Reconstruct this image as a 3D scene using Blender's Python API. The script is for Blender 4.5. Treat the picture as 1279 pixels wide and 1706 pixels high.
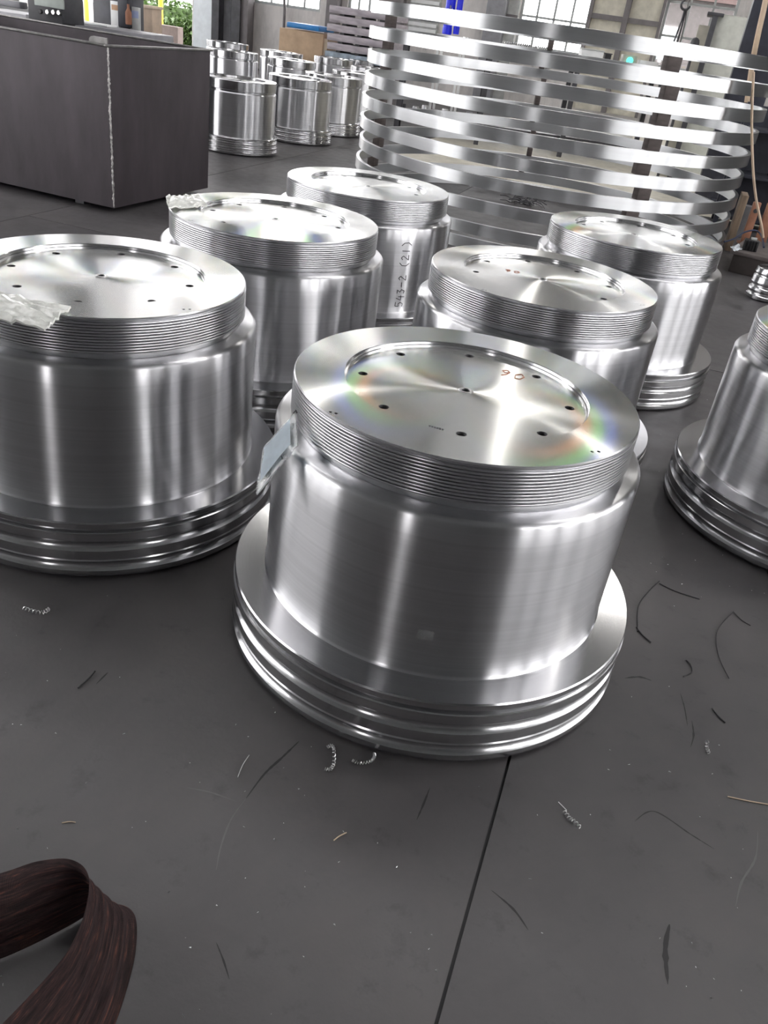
import bpy, bmesh, math, random
from mathutils import Vector, Matrix, noise
R = math.radians
random.seed(7)
S = bpy.context.scene
for o in list(bpy.data.objects): bpy.data.objects.remove(o)
COL = S.collection

# ---------------------------------------------------------------- camera
W, H, FPX, PITCH, ROLL, CZ = 1279, 1706, 1375.35, 0.53308589, 0.1477535, 1.5
_f = Vector((0, math.cos(PITCH), -math.sin(PITCH))); _u = Vector((0, math.sin(PITCH), math.cos(PITCH))); _r = Vector((1, 0, 0))
CR = _r*math.cos(ROLL) + _u*math.sin(ROLL); CU = -_r*math.sin(ROLL) + _u*math.cos(ROLL)
CO = Vector((0, 0, CZ))
cam = bpy.data.cameras.new('camera'); cam.sensor_fit = 'HORIZONTAL'; cam.sensor_width = 36; cam.lens = FPX/W*36
cam.clip_start = .05; cam.clip_end = 300
cam_o = bpy.data.objects.new('camera', cam); COL.objects.link(cam_o)
M = Matrix((CR, CU, -_f)).transposed().to_4x4(); M.translation = CO
cam_o.matrix_world = M
S.camera = cam_o
def ray(px, py): return _f + CR*((px-W/2)/FPX) - CU*((py-H/2)/FPX)
def onz(px, py, z):                      # where the line of sight meets height z
    d = ray(px, py); return CO + d*((z-CZ)/d.z)
def aty(px, py, y):                      # where it meets the distance y
    d = ray(px, py); return CO + d*(y/d.y)

# ---------------------------------------------------------------- light
wd = bpy.data.worlds.new('overcast_sky'); S.world = wd; wd.use_nodes = True
wt = wd.node_tree; bg = wt.nodes['Background']
bg.inputs[0].default_value = (1, .975, .985, 1); bg.inputs[1].default_value = 6.0
S.view_settings.view_transform = 'Standard'; S.view_settings.look = 'None'; S.view_settings.gamma = 1
S.view_settings.use_curve_mapping = False
S.view_settings.exposure = 0.72
S.cycles.max_bounces = 6; S.cycles.diffuse_bounces = 3; S.cycles.glossy_bounces = 4; S.cycles.transparent_max_bounces = 8; S.cycles.adaptive_threshold = .03
S.cycles.caustics_reflective = True; S.cycles.sample_clamp_indirect = 8

# ---------------------------------------------------------------- materials
MATS = {}
class NT:
    def __init__(s, name):
        s.m = bpy.data.materials.new(name); s.m.use_nodes = True; s.t = s.m.node_tree
        s.b = s.t.nodes['Principled BSDF']; s.out = s.t.nodes['Material Output']
    def n(s, typ, **kw):
        x = s.t.nodes.new(typ)
        for k, v in kw.items():
            if k.startswith('i_'):
                key = k[2:]; x.inputs[int(key) if key.isdigit() else key.replace('_', ' ')].default_value = v
            else: setattr(x, k, v)
        return x
    def l(s, a, b): s.t.links.new(a, b)
    def set(s, **kw):
        for k, v in kw.items():
            if len(k) > 0: s.b.inputs[k.replace('_', ' ')].default_value = v
def ramp(nt, fac, stops):
    r = nt.n('ShaderNodeValToRGB'); e = r.color_ramp.elements
    e[0].position, e[0].color = stops[0][0], (*stops[0][1], 1); e[1].position, e[1].color = stops[-1][0], (*stops[-1][1], 1)
    for p, c in stops[1:-1]:
        q = e.new(p); q.color = (*c, 1)
    nt.l(fac, r.inputs[0]); return r.outputs[0]
def mat(name, col, rough=.5, metal=0., noise_amt=.15, scale=6., bump=0., spec=.5, stretch=(1, 1, 1), detail=4, alpha=1.):
    """plain surface with uneven colour and a little relief"""
    if name in MATS: return MATS[name]
    nt = NT(name); nt.set(Roughness=rough, Metallic=metal); nt.b.inputs['Specular IOR Level'].default_value = spec
    tc = nt.n('ShaderNodeTexCoord'); mp = nt.n('ShaderNodeMapping'); mp.inputs['Scale'].default_value = stretch
    nt.l(tc.outputs['Object'], mp.inputs[0])
    nz = nt.n('ShaderNodeTexNoise', i_Scale=scale, i_Detail=detail, i_Roughness=.6); nt.l(mp.outputs[0], nz.inputs['Vector'])
    lo = tuple(max(0, c*(1-noise_amt)) for c in col); hi = tuple(min(1, c*(1+noise_amt)) for c in col)
    nt.l(ramp(nt, nz.outputs['Fac'], [(.3, lo), (.7, hi)]), nt.b.inputs['Base Color'])
    if bump:
        bp = nt.n('ShaderNodeBump', i_Strength=bump, i_Distance=.01); nt.l(nz.outputs['Fac'], bp.inputs['Height']); nt.l(bp.outputs[0], nt.b.inputs['Normal'])
    nt.b.inputs['Alpha'].default_value = alpha
    MATS[name] = nt.m; return nt.m
def turned(name, col=(.62, .62, .635), rough=.34, aniso=.85, var=.06, freq=140., stain=.1):
    """lathe-turned steel: grooves run round the axis, so highlights spread across them"""
    if name in MATS: return MATS[name]
    nt = NT(name); nt.set(Metallic=1.); nt.b.inputs['Anisotropic'].default_value = aniso; nt.b.inputs['Anisotropic Rotation'].default_value = .25
    tg = nt.n('ShaderNodeTangent', direction_type='RADIAL', axis='Z'); nt.l(tg.outputs[0], nt.b.inputs['Tangent'])
    tc = nt.n('ShaderNodeTexCoord'); sp = nt.n('ShaderNodeSeparateXYZ'); nt.l(tc.outputs['Object'], sp.inputs[0])
    xy = nt.n('ShaderNodeCombineXYZ'); nt.l(sp.outputs[0], xy.inputs[0]); nt.l(sp.outputs[1], xy.inputs[1])
    ln = nt.n('ShaderNodeVectorMath', operation='LENGTH'); nt.l(xy.outputs[0], ln.inputs[0])
    cb = nt.n('ShaderNodeCombineXYZ'); nt.l(ln.outputs['Value'], cb.inputs[0]); nt.l(sp.outputs[2], cb.inputs[2])
    nz = nt.n('ShaderNodeTexNoise', i_Scale=freq, i_Detail=3.); nt.l(cb.outputs[0], nz.inputs['Vector'])
    lo = tuple(c*(1-var) for c in col); hi = tuple(min(1, c*(1+var)) for c in col)
    c1 = ramp(nt, nz.outputs['Fac'], [(.3, lo), (.7, hi)])
    nt.l(c1, nt.b.inputs['Base Color']); nt.b.inputs['Roughness'].default_value = rough
    MATS[name] = nt.m; return nt.m
def grating(m, k0=.105, dk=.020, weight=.05):
    """fine turning grooves split the light: weak red, green and blue lobes leaning further and further along the radius"""
    t = m.node_tree; N = t.nodes; L = t.links; pb_ = N['Principled BSDF']; out = N['Material Output']
    tc = N.new('ShaderNodeTexCoord'); sp = N.new('ShaderNodeSeparateXYZ'); L.new(tc.outputs['Object'], sp.inputs[0])
    cb = N.new('ShaderNodeCombineXYZ'); L.new(sp.outputs[0], cb.inputs[0]); L.new(sp.outputs[1], cb.inputs[1])
    nm = N.new('ShaderNodeVectorMath'); nm.operation = 'NORMALIZE'; L.new(cb.outputs[0], nm.inputs[0])
    vt = N.new('ShaderNodeVectorTransform'); vt.vector_type = 'VECTOR'; vt.convert_from = 'OBJECT'; vt.convert_to = 'WORLD'; L.new(nm.outputs[0], vt.inputs[0])
    ge = N.new('ShaderNodeNewGeometry'); last = None
    tg = N.new('ShaderNodeTangent'); tg.direction_type = 'RADIAL'; tg.axis = 'Z'
    for sg in (1,):
        for i, c in enumerate(((.12, .22, 1), (.30, 1, .22), (1, .40, .12))):
            sc = N.new('ShaderNodeVectorMath'); sc.operation = 'SCALE'; sc.inputs['Scale'].default_value = sg*(k0+dk*i); L.new(vt.outputs[0], sc.inputs[0])
            ad = N.new('ShaderNodeVectorMath'); ad.operation = 'ADD'; L.new(sc.outputs[0], ad.inputs[0]); L.new(ge.outputs['Normal'], ad.inputs[1])
            nn = N.new('ShaderNodeVectorMath'); nn.operation = 'NORMALIZE'; L.new(ad.outputs[0], nn.inputs[0])
            g = N.new('ShaderNodeBsdfAnisotropic'); g.inputs['Color'].default_value = (*c, 1); g.inputs['Roughness'].default_value = .175; g.inputs['Anisotropy'].default_value = .75; g.inputs['Rotation'].default_value = .25; L.new(tg.outputs[0], g.inputs['Tangent']); L.new(nn.outputs[0], g.inputs['Normal'])
            if last is None: last = g.outputs[0]
            else:
                a = N.new('ShaderNodeAddShader'); L.new(last, a.inputs[0]); L.new(g.outputs[0], a.inputs[1]); last = a.outputs[0]
    mx = N.new('ShaderNodeMixShader'); mx.inputs[0].default_value = weight; L.new(pb_.outputs[0], mx.inputs[1]); L.new(last, mx.inputs[2]); L.new(mx.outputs[0], out.inputs[0])
    return m
def emit(name, col, s):
    nt = NT(name); nt.set(Roughness=.4); nt.b.inputs['Base Color'].default_value = (*col, 1)
    nt.b.inputs['Emission Color'].default_value = (*col, 1); nt.b.inputs['Emission Strength'].default_value = s; MATS[name] = nt.m; return nt.m
def pane_mat():
    nt = NT('window_glass'); tr = nt.n('ShaderNodeBsdfTransparent'); tr.inputs[0].default_value = (.95, .955, .955, 1)
    gl = nt.n('ShaderNodeBsdfGlossy', i_Roughness=.03); mx = nt.n('ShaderNodeMixShader', i_0=.08)
    nt.l(tr.outputs[0], mx.inputs[1]); nt.l(gl.outputs[0], mx.inputs[2]); nt.l(mx.outputs[0], nt.out.inputs[0]); return nt.m
def film_mat(name, tint, opac, var=.25):
    nt = NT(name); tr = nt.n('ShaderNodeBsdfTransparent'); tr.inputs[0].default_value = (.96, .97, .96, 1)
    nt.set(Roughness=.16); nt.b.inputs['Base Color'].default_value = (*tint, 1); nt.b.inputs['Specular IOR Level'].default_value = .8
    nz = nt.n('ShaderNodeTexNoise', i_Scale=45., i_Detail=4.); tc = nt.n('ShaderNodeTexCoord'); nt.l(tc.outputs['Object'], nz.inputs[0])
    bp = nt.n('ShaderNodeBump', i_Strength=.5, i_Distance=.006); nt.l(nz.outputs[0], bp.inputs['Height']); nt.l(bp.outputs[0], nt.b.inputs['Normal'])
    mr = nt.n('ShaderNodeMapRange', i_1=.3, i_2=.7, i_3=opac*(1-var), i_4=min(1, opac*(1+var))); nt.l(nz.outputs[0], mr.inputs[0])
    mx = nt.n('ShaderNodeMixShader'); nt.l(mr.outputs[0], mx.inputs[0]); nt.l(tr.outputs[0], mx.inputs[1]); nt.l(nt.b.outputs[0], mx.inputs[2]); nt.l(mx.outputs[0], nt.out.inputs[0])
    return nt.m
def floor_mat():
    nt = NT('oiled_steel_plate'); nt.b.inputs['Specular IOR Level'].default_value = .55
    tc = nt.n('ShaderNodeTexCoord')
    a = nt.n('ShaderNodeTexNoise', i_Scale=1.1, i_Detail=8., i_Roughness=.62); b = nt.n('ShaderNodeTexNoise', i_Scale=9., i_Detail=6., i_Roughness=.7)
    c = nt.n('ShaderNodeTexNoise', i_Scale=70., i_Detail=3.)
    for x in (a, b, c): nt.l(tc.outputs['Object'], x.inputs['Vector'])
    c1 = ramp(nt, a.outputs['Fac'], [(.3, (.044, .041, .044)), (.5, (.066, .062, .064)), (.72, (.090, .083, .083))])
    c2 = ramp(nt, b.outputs['Fac'], [(.28, (.55, .53, .55)), (.42, (.95, .95, .95)), (.7, (1.1, 1.08, 1.08))])
    mx = nt.n('ShaderNodeMix', data_type='RGBA', blend_type='MULTIPLY'); mx.inputs['Factor'].default_value = 1
    nt.l(c1, mx.inputs[6]); nt.l(c2, mx.inputs[7]); nt.l(mx.outputs[2], nt.b.inputs['Base Color'])
    mr = nt.n('ShaderNodeMapRange', i_1=.3, i_2=.7, i_3=.42, i_4=.6); nt.l(b.outputs['Fac'], mr.inputs[0]); nt.l(mr.outputs[0], nt.b.inputs['Roughness'])
    bp = nt.n('ShaderNodeBump', i_Strength=.12, i_Distance=.004); nt.l(c.outputs['Fac'], bp.inputs['Height']); nt.l(bp.outputs[0], nt.b.inputs['Normal'])
    return nt.m
def wall_mat():
    nt = NT('stained_plaster'); nt.set(Roughness=.85); tc = nt.n('ShaderNodeTexCoord')
    mp = nt.n('ShaderNodeMapping'); mp.inputs['Scale'].default_value = (1, 1, .35); nt.l(tc.outputs['Object'], mp.inputs[0])
    a = nt.n('ShaderNodeTexNoise', i_Scale=2.2, i_Detail=10., i_Roughness=.72); nt.l(mp.outputs[0], a.inputs[0])
    nt.l(ramp(nt, a.outputs['Fac'], [(.28, (.16, .16, .17)), (.40, (.55, .53, .52)), (.6, (.72, .69, .67)), (.8, (.78, .75, .72))]), nt.b.inputs['Base Color'])
    return nt.m
STEEL = turned('turned_steel', rough=.28, aniso=1.); FACE = grating(turned('faced_steel', (.64, .64, .63), .215, .98, .05, 160., .10))
THREAD = turned('thread_steel', (.60, .60, .615), .28, .6, .04, 90., .05)
FLANGE = turned('flange_steel', (.58, .58, .59), .21, .8, .05, 120., .06)
RINGST = turned('ring_steel', (.64, .65, .66), .32, .95, .05, 120., .05)
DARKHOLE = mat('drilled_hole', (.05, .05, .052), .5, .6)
INK = mat('marker_ink', (.012, .012, .014), .6, noise_amt=.3, scale=60)
ORANGE_INK = mat('orange_ink', (.42, .17, .10), .6, noise_amt=.3, scale=60)
FLOOR = floor_mat(); PLASTER = wall_mat(); GLASS = pane_mat()
TANKM = mat('black_sheet_steel', (.060, .050, .057), .42, .35, .35, 2.2, .03, stretch=(1.5, 1.5, .5), detail=8)
RIMM = mat('worn_steel_edge', (.20, .195, .19), .42, .7, .3, 12)
WELD = mat('weld_metal', (.45, .44, .43), .38, .8, .5, 60, .4)
FRAMEM = mat('painted_frame', (.40, .42, .42), .5)
CONC = mat('grey_concrete', (.40, .39, .38), .85, noise_amt=.25, scale=3)
DWALL = mat('dim_painted_steel_cladding', (.16, .165, .165), .7, noise_amt=.2, scale=2)
DGREY = mat('dark_grey_paint', (.055, .055, .062), .5, noise_amt=.3)
NAVY = mat('dark_navy_paint', (.028, .03, .042), .45, noise_amt=.3)
LGREY = mat('light_grey_paint', (.50, .51, .50), .45)
CREAM = mat('cream_sheet', (.62, .59, .50), .6)
WHITE = mat('white_paint', (.78, .79, .79), .5, noise_amt=.06)
BLOCK = mat('dark_wood_block', (.075, .06, .056), .75, noise_amt=.35, scale=9, stretch=(1, 1, 5), bump=.2)
CARD = mat('brown_cardboard', (.50, .36, .24), .8, noise_amt=.2, scale=3)
BLUE = mat('blue_plastic', (.03, .22, .55), .4); VBLUE = mat('vivid_blue', (.01, .02, .75), .4, noise_amt=.05)
YEL = mat('yellow_paint', (.85, .62, .03), .5); ORA = mat('orange_rust', (.27, .12, .07), .7, noise_amt=.3)
RUBBER = mat('black_rubber', (.02, .02, .022), .5); TAN = mat('tan_hose', (.55, .42, .30), .5)
SILVER = mat('bare_metal', (.60, .60, .60), .28, 1., .2, 20)
SLABM = mat('mauve_grey_slab', (.42, .38, .41), .6, .1, .3, 6, stretch=(.5, .5, 2)); SLABB = mat('blue_grey_slab', (.30, .36, .42), .6, .1, .35, 9)

# ---------------------------------------------------------------- mesh helpers
def link(name, me, parent=None, m=None, loc=None, rot=None):
    o = bpy.data.objects.new(name, me); COL.objects.link(o)
    if m and not me.materials: me.materials.append(m)
    if parent: o.parent = parent
    if loc is not None: o.location = loc
    if rot is not None: o.rotation_euler = rot
    return o
def mesh(name, bm, sharp=32, smooth=True):
    bmesh.ops.recalc_face_normals(bm, faces=bm.faces)
    me = bpy.data.meshes.new(name); bm.to_mesh(me); bm.free()
    if smooth:
        me.shade_smooth(); me.set_sharp_from_angle(angle=R(sharp))
    return me
def tag(o, label=None, cat=None, group=None, kind=None):
    for k, v in (('label', label), ('category', cat), ('group', group), ('kind', kind)):
        if v: o[k] = v
    return o
def thing(name, label, cat, loc=(0, 0, 0), rz=0., group=None):
    o = bpy.data.objects.new(name, None); COL.objects.link(o); o.empty_display_size = .1
    o.location = loc; o.rotation_euler = (0, 0, rz); return tag(o, label, cat, group)
def box(bm, c, s, rz=0., bev=0., mtx=None):
    m = Matrix.Translation(c) @ Matrix.Rotation(rz, 4, 'Z') @ Matrix.Diagonal((*s, 1))
    if mtx is not None: m = mtx @ m
    r = bmesh.ops.create_cube(bm, size=1, matrix=m)
    if bev:
        es = {e for v in r['verts'] for e in v.link_edges}
        bmesh.ops.bevel(bm, geom=list(es), offset=bev, segments=2, affect='EDGES', profile=.5)
def boxo(name, c, s, m, parent=None, rz=0., bev=0.):
    bm = bmesh.new(); box(bm, (0, 0, 0), s, 0, bev); return link(name, mesh(name, bm), parent, m, c, (0, 0, rz))
def lathe(prof, seg=128, close=False, cap=False):
    bm = bmesh.new(); rings = []
    for r, z in prof:
        rings.append([bm.verts.new((r*math.cos(2*math.pi*k/seg), r*math.sin(2*math.pi*k/seg), z)) for k in range(seg)])
    n = len(rings)
    for i in range(n if close else n-1):
        a, b = rings[i], rings[(i+1) % n]
        for k in range(seg):
            bm.faces.new((a[k], a[(k+1) % seg], b[(k+1) % seg], b[k]))
    if cap: bm.faces.new(rings[0]); bm.faces.new(rings[-1])
    return bm
def holed_plate(z, r_out, r_in=0., holes=(), seg=128, hseg=14):
    """flat turned face with drilled holes that have walls and bottoms; also returns the hole mesh"""
    bm = bmesh.new(); hb = bmesh.new(); ed = []
    def loop(cx, cy, r, n):
        v = [bm.verts.new((cx+r*math.cos(2*math.pi*k/n), cy+r*math.sin(2*math.pi*k/n), z)) for k in range(n)]
        for k in range(n): ed.append(bm.edges.new((v[k], v[(k+1) % n])))
    loop(0, 0, r_out, seg)
    if r_in: loop(0, 0, r_in, seg)
    for cx, cy, r, d in holes:
        loop(cx, cy, r, hseg)
        ra = [[hb.verts.new((cx+q*math.cos(2*math.pi*k/hseg), cy+q*math.sin(2*math.pi*k/hseg), z-dz)) for k in range(hseg)] for q, dz in ((r, 0), (r*.82, .0025), (r*.82, d))]
        for i in (0, 1):
            for k in range(hseg): hb.faces.new((ra[i][k], ra[i][(k+1) % hseg], ra[i+1][(k+1) % hseg], ra[i+1][k]))
        hb.faces.new(ra[2])
    bmesh.ops.triangle_fill(bm, use_beauty=True, use_dissolve=False, edges=ed, normal=(0, 0, 1))
    return bm, hb
def tube(bm, pts, r, n=8, closed=False, radii=None):
    pts = [Vector(p) for p in pts]; rings = []; N = len(pts); up = None
    for i, p in enumerate(pts):
        t = (pts[(i+1) % N] if (closed or i < N-1) else p) - (pts[i-1] if (closed or i > 0) else p)
        t.normalize()
        if up is None: up = Vector((0, 0, 1)) if abs(t.z) < .9 else Vector((1, 0, 0))
        a = t.cross(up).normalized(); b = a.cross(t).normalized(); up = b
        rr = radii[i] if radii else r
        rings.append([bm.verts.new(p + a*rr*math.cos(2*math.pi*k/n) + b*rr*math.sin(2*math.pi*k/n)) for k in range(n)])
    for i in range(N if closed else N-1):
        a, b = rings[i], rings[(i+1) % N]
        for k in range(n): bm.faces.new((a[k], a[(k+1) % n], b[(k+1) % n], b[k]))
    if not closed: bm.faces.new(rings[0]); bm.faces.new(rings[-1])
def tubeo(name, pts, r, m, parent=None, n=8, closed=False, radii=None):
    bm = bmesh.new(); tube(bm, pts, r, n, closed, radii); return link(name, mesh(name, bm, 60), parent, m)
def spline(pts, n):
    pts = [Vector(p) for p in pts]; out = []
    for i in range(len(pts)-1):
        p0, p1, p2, p3 = pts[max(i-1, 0)], pts[i], pts[i+1], pts[min(i+2, len(pts)-1)]
        for k in range(n):
            t = k/n; out.append(.5*((2*p1)+(p2-p0)*t+(2*p0-5*p1+4*p2-p3)*t*t+(3*p1-p0-3*p2+p3)*t**3))
    out.append(pts[-1]); return out
def rot2(x, y, a): return (x*math.cos(a)-y*math.sin(a), x*math.sin(a)+y*math.cos(a))

# ---------------------------------------------------------------- the hall (its own axes: u across, v along; turned 14.5 degrees)
RZ = -R(14.5)
def hall(u, v, z=0.):
    x, y = rot2(u, v, RZ); return Vector((x, y, z))
def tohall(p): return rot2(p.x, p.y, -RZ)
VB, VR, UL, UR, ZC = 22., -11., -16., 9.5, 8.5
def wallpx(px, py):                       # line of sight on to the back wall -> (u, z)
    d = ray(px, py); du, dv = rot2(d.x, d.y, -RZ); t = VB/dv; return du*t, CZ+d.z*t
def struct(o): o['kind'] = 'structure'; return o
def hbox(name, u0, u1, v0, v1, z0, z1, m, parent=None, bev=0.):
    return boxo(name, hall((u0+u1)/2, (v0+v1)/2, (z0+z1)/2), (abs(u1-u0), abs(v1-v0), abs(z1-z0)), m, parent, RZ, bev)

# floor: sub-base and steel plates laid with open seams
base = struct(hbox('floor', UL, UR, VR, VB, -.06, -.013, RUBBER))
PW, PL, GAP = 2.1, 6.0, .007
seam0 = .0147
u = seam0 - 6*PW; i = 0
plate_mesh = {}
while u < UR-.1:
    u0, u1 = max(u, UL), min(u+PW, UR); v = (-13., -14.8)[i % 2]
    while v < VB:
        v0, v1 = max(v, VR), min(v+PL, VB)
        if u1-u0 > .1 and v1-v0 > .1:
            key = (round(u1-u0, 3), round(v1-v0, 3))
            if key not in plate_mesh:
                bm = bmesh.new(); box(bm, (0, 0, 0), (u1-u0-GAP, v1-v0-GAP, .012)); plate_mesh[key] = mesh('floor_plate', bm)
            o = link('floor_plate', plate_mesh[key], None, FLOOR, hall((u0+u1)/2, (v0+v1)/2, -.006), (0, 0, RZ))
            o.parent = base; o.matrix_parent_inverse = Matrix.Translation(base.location).inverted() if False else (Matrix.Translation(base.location) @ Matrix.Rotation(RZ, 4, 'Z')).inverted()
        v += PL
    u += PW; i += 1

# walls are built as bands round their openings
def wall(name, axis, pos, a0, a1, openings, thick, m, sill=0.):
    """axis 'v': wall across the hall at v=pos, a runs along u; axis 'u' likewise. openings: (a0,a1,z0,z1)"""
    bm = bmesh.new()
    def slab(b0, b1, z0, z1):
        if b1-b0 < .01 or z1-z0 < .01: return
        c = ((b0+b1)/2, pos, (z0+z1)/2) if axis == 'v' else (pos, (b0+b1)/2, (z0+z1)/2)
        s = (b1-b0, thick, z1-z0) if axis == 'v' else (thick, b1-b0, z1-z0)
        box(bm, c, s)
    cuts = sorted({a0, a1} | {x for o in openings for x in o[:2]})
    for b0, b1 in zip(cuts, cuts[1:]):
        zs = sorted((o[2], o[3]) for o in openings if o[0] <= b0+1e-6 and o[1] >= b1-1e-6)
        z = sill
        for z0, z1 in zs: slab(b0, b1, z, z0); z = z1
        slab(b0, b1, z, ZC)
    return struct(link(name, mesh(name, bm), None, m, (0, 0, 0), (0, 0, RZ)))
WIN = 0
def window(axis, pos, a0, a1, z0, z1, nx, nz, fm=None):
    """frame, mullions and panes in one opening"""
    global WIN; WIN += 1
    fm = fm or FRAMEM; bm = bmesh.new(); t = .06
    def b(c0, c1, y0, y1):
        c = ((c0+c1)/2, pos, (y0+y1)/2) if axis == 'v' else (pos, (c0+c1)/2, (y0+y1)/2)
        box(bm, c, (c1-c0, .07, y1-y0) if axis == 'v' else (.07, c1-c0, y1-y0))
    b(a0, a1, z0, z0+t); b(a0, a1, z1-t, z1); b(a0, a0+t, z0, z1); b(a1-t, a1, z0, z1)
    for i in range(1, nx): x = a0+(a1-a0)*i/nx; b(x-.022, x+.022, z0, z1)
    for i in range(1, nz): z = z0+(z1-z0)*i/nz; b(a0, a1, z-.022, z+.022)
    w = struct(link(f'window_{WIN}', mesh('window', bm), None, fm, (0, 0, 0), (0, 0, RZ)))
    for i in range(nx):
        for k in range(nz):
            x0 = a0+(a1-a0)*i/nx; x1 = a0+(a1-a0)*(i+1)/nx; y0 = z0+(z1-z0)*k/nz; y1 = z0+(z1-z0)*(k+1)/nz
            c = ((x0+x1)/2, pos, (y0+y1)/2) if axis == 'v' else (pos, (x0+x1)/2, (y0+y1)/2)
            s = (x1-x0-.03, .006, y1-y0-.03) if axis == 'v' else (.006, x1-x0-.03, y1-y0-.03)
            boxo('pane', c, s, GLASS, w)
    return w
up = lambda px, v=VB: wallpx(px, 40)[0]*v/VB
# back wall openings, read off the wall
door_u = (up(95), up(320)); wA = (up(421), up(531)); wB = (up(576), up(628)); wC = (up(862), up(979)); wD = (up(1102), up(1222)); wE = (up(700), up(760))
BW = [(door_u[0], door_u[1], 0., 7.4), (wA[0], wA[1], 1.45, 4.4), (wB[0], wB[1], 1.5, 4.4), (wC[0], wC[1], 1.35, 5.2), (wD[0], wD[1], 1.35, 5.2)]
clere = [(UL+.8+2.3*k, UL+2.3+2.3*k, 5.6, 7.6) for k in range(4)]
BW = [b if b[0] != door_u[0] else (b[0], b[1], 0., 5.2) for b in BW] + clere
wall('wall_back', 'v', VB+.15, UL, UR, BW, .3, PLASTER)
window('v', VB+.1, *wA, 1.45, 4.4, 4, 4); window('v', VB+.1, *wB, 1.5, 4.4, 3, 4)
for q in clere: window('v', VB+.1, *q, 2, 2)
window('v', VB+.1, *wC, 1.35, 5.2, 4, 6); window('v', VB+.1, *wD, 1.35, 5.2, 3, 6)
sideL = [(-10.6+2.6*k, -8.4+2.6*k, .15, 7.4) for k in range(7)] + [(13.2+2.1*k, 14.6+2.1*k, .6, 6.6) for k in range(4)]
sideR = [(-5.2+2.6*k, -3.1+2.6*k, 1.1, 5.6) for k in range(6)]
wall('wall_left', 'u', UL-.15, VR, VB, sideL, .3, DWALL); wall('wall_right', 'u', UR+.15, VR, VB, sideR, .3, DWALL)
for a in sideL: window('u', UL-.1, *a, 2, 3)
for a in sideR: window('u', UR+.1, *a, 2, 3)
rear = [(-2.6, -1.7, 0., 3.2)]
wall('wall_rear', 'v', VR-.15, UL, UR, rear, .3, DWALL)
# roof with open skylight strips across the hall
SKY = [(5.6, 6.8)]
def roof():
    bm = bmesh.new(); edges = [VR-.3] + [x for q in SKY for x in q] + [VB+.3]
    for k in range(0, len(edges), 2): box(bm, ((UL+UR)/2, (edges[k]+edges[k+1])/2, ZC+.1), (UR-UL+.6, edges[k+1]-edges[k], .2))
    for q in SKY:
        box(bm, (UL+1.2, sum(q)/2, ZC+.1), (3.2, q[1]-q[0], .2)); box(bm, (UR-1.2, sum(q)/2, ZC+.1), (3.2, q[1]-q[0], .2))
        for x in (-6., -2., 2.): box(bm, (x, sum(q)/2, ZC+.1), (.25, q[1]-q[0], .2))
    return struct(link('ceiling', mesh('ceiling', bm), None, DWALL, (0, 0, 0), (0, 0, RZ)))
roof()

# high-bay lamps hung from the roof
LAMPON = emit('lit_lamp', (1, .97, .92), 260.)
LSH = mesh('lamp_shade', lathe([(.05, .30), (.07, .28), (.10, .22), (.24, .04), (.25, 0), (.245, 0), (.235, .04), (.09, .21)], 28), 40)
LDI = mesh('lamp_disc', lathe([(.001, .035), (.11, .035), (.11, .05), (.001, .05)], 24), 30)
for u_, v_, lb in ((-5.5, 12.5, 'hanging high-bay lamp ahead, over the far lot of glands'), (1.2, 12.5, 'hanging high-bay lamp over the back of the ring stack'), (-2.2, 17.5, 'hanging high-bay lamp by the back wall'), (4.6, 17.5, 'hanging high-bay lamp near the right back windows'), (5.2, 6., 'hanging high-bay lamp to the right of the glands')):
    t = thing('high_bay_lamp', lb, 'lamp', hall(u_, v_, 6.6), 0, 'high-bay lamps under the roof')
    link('lamp_shade', LSH, t, DGREY); link('lamp_disc', LDI, t, LAMPON)
    cylm = bmesh.new(); tube(cylm, [(0, 0, .29), (0, 0, ZC-6.6-.005)], .012, 6); link('lamp_rod', mesh('lamp_rod', cylm, 60), t, DGREY)

# ---------------------------------------------------------------- turned steel glands
RT, RR, RH, RB, RF, HF, HB, HT, DR = .4332, .3092, .2634, .4694, .5563, .1922, .6253, .7455, .016
def arc_in(r, z0, z1, depth, n=6):        # a hollow turned groove
    return [(r-depth*math.sin(math.pi*k/n)**.7, z0+(z1-z0)*k/n) for k in range(n+1)]
def flange_mesh():
    p = [(.30, .004), (RF-.03, .004), (RF-.008, .006), (RF-.002, .011), (RF, .016), (RF, .028)]
    p += arc_in(RF, .030, .064, .011) + [(RF-.002, .068), (RF-.002, .094)] + arc_in(RF-.002, .097, .130, .011)
    p += [(RF, .133), (RF, .158), (RF-.004, .1605), (RF-.013, .162), (RF-.013, .171), (RF-.003, .1725), (RF-.002, .188), (RF-.005, HF), (RB-.01, HF)]
    return mesh('flange', lathe(p, 160), 24)
def body_mesh():
    p = [(RB+.004, HF-.002), (RB+.004, HF+.0015), (RB+.0012, HF+.005), (RB, HF+.009)] + [(RB, HF+.009+(HB-.012-HF-.009)*k/6) for k in range(1, 7)]
    p += [(RB-.003, HB-.006), (RB-.008, HB-.0015), (RB-.013, HB), (RT-.010, HB), (RT-.02, HB+.002)]
    return mesh('body', lathe(p, 160), 28)
def collar_mesh():
    p = [(RT-.020, HB), (RT-.015, HB+.003), (RT-.012, HB+.012), (RT-.012, HB+.018), (RT-.003, HB+.022)]
    z = HB+.0235; pitch = .0079
    while z < HT-.010:
        p += [(RT-.0005, z), (RT, z+.0012), (RT, z+.0040), (RT-.0005, z+.0050), (RT-.0055, z+.0062), (RT-.0055, z+.0068)]; z += pitch
    p += [(RT-.001, HT-.007), (RT-.001, HT-.003), (RT-.004, HT)]
    return mesh('threaded_collar', lathe(p, 160), 40)
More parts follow.
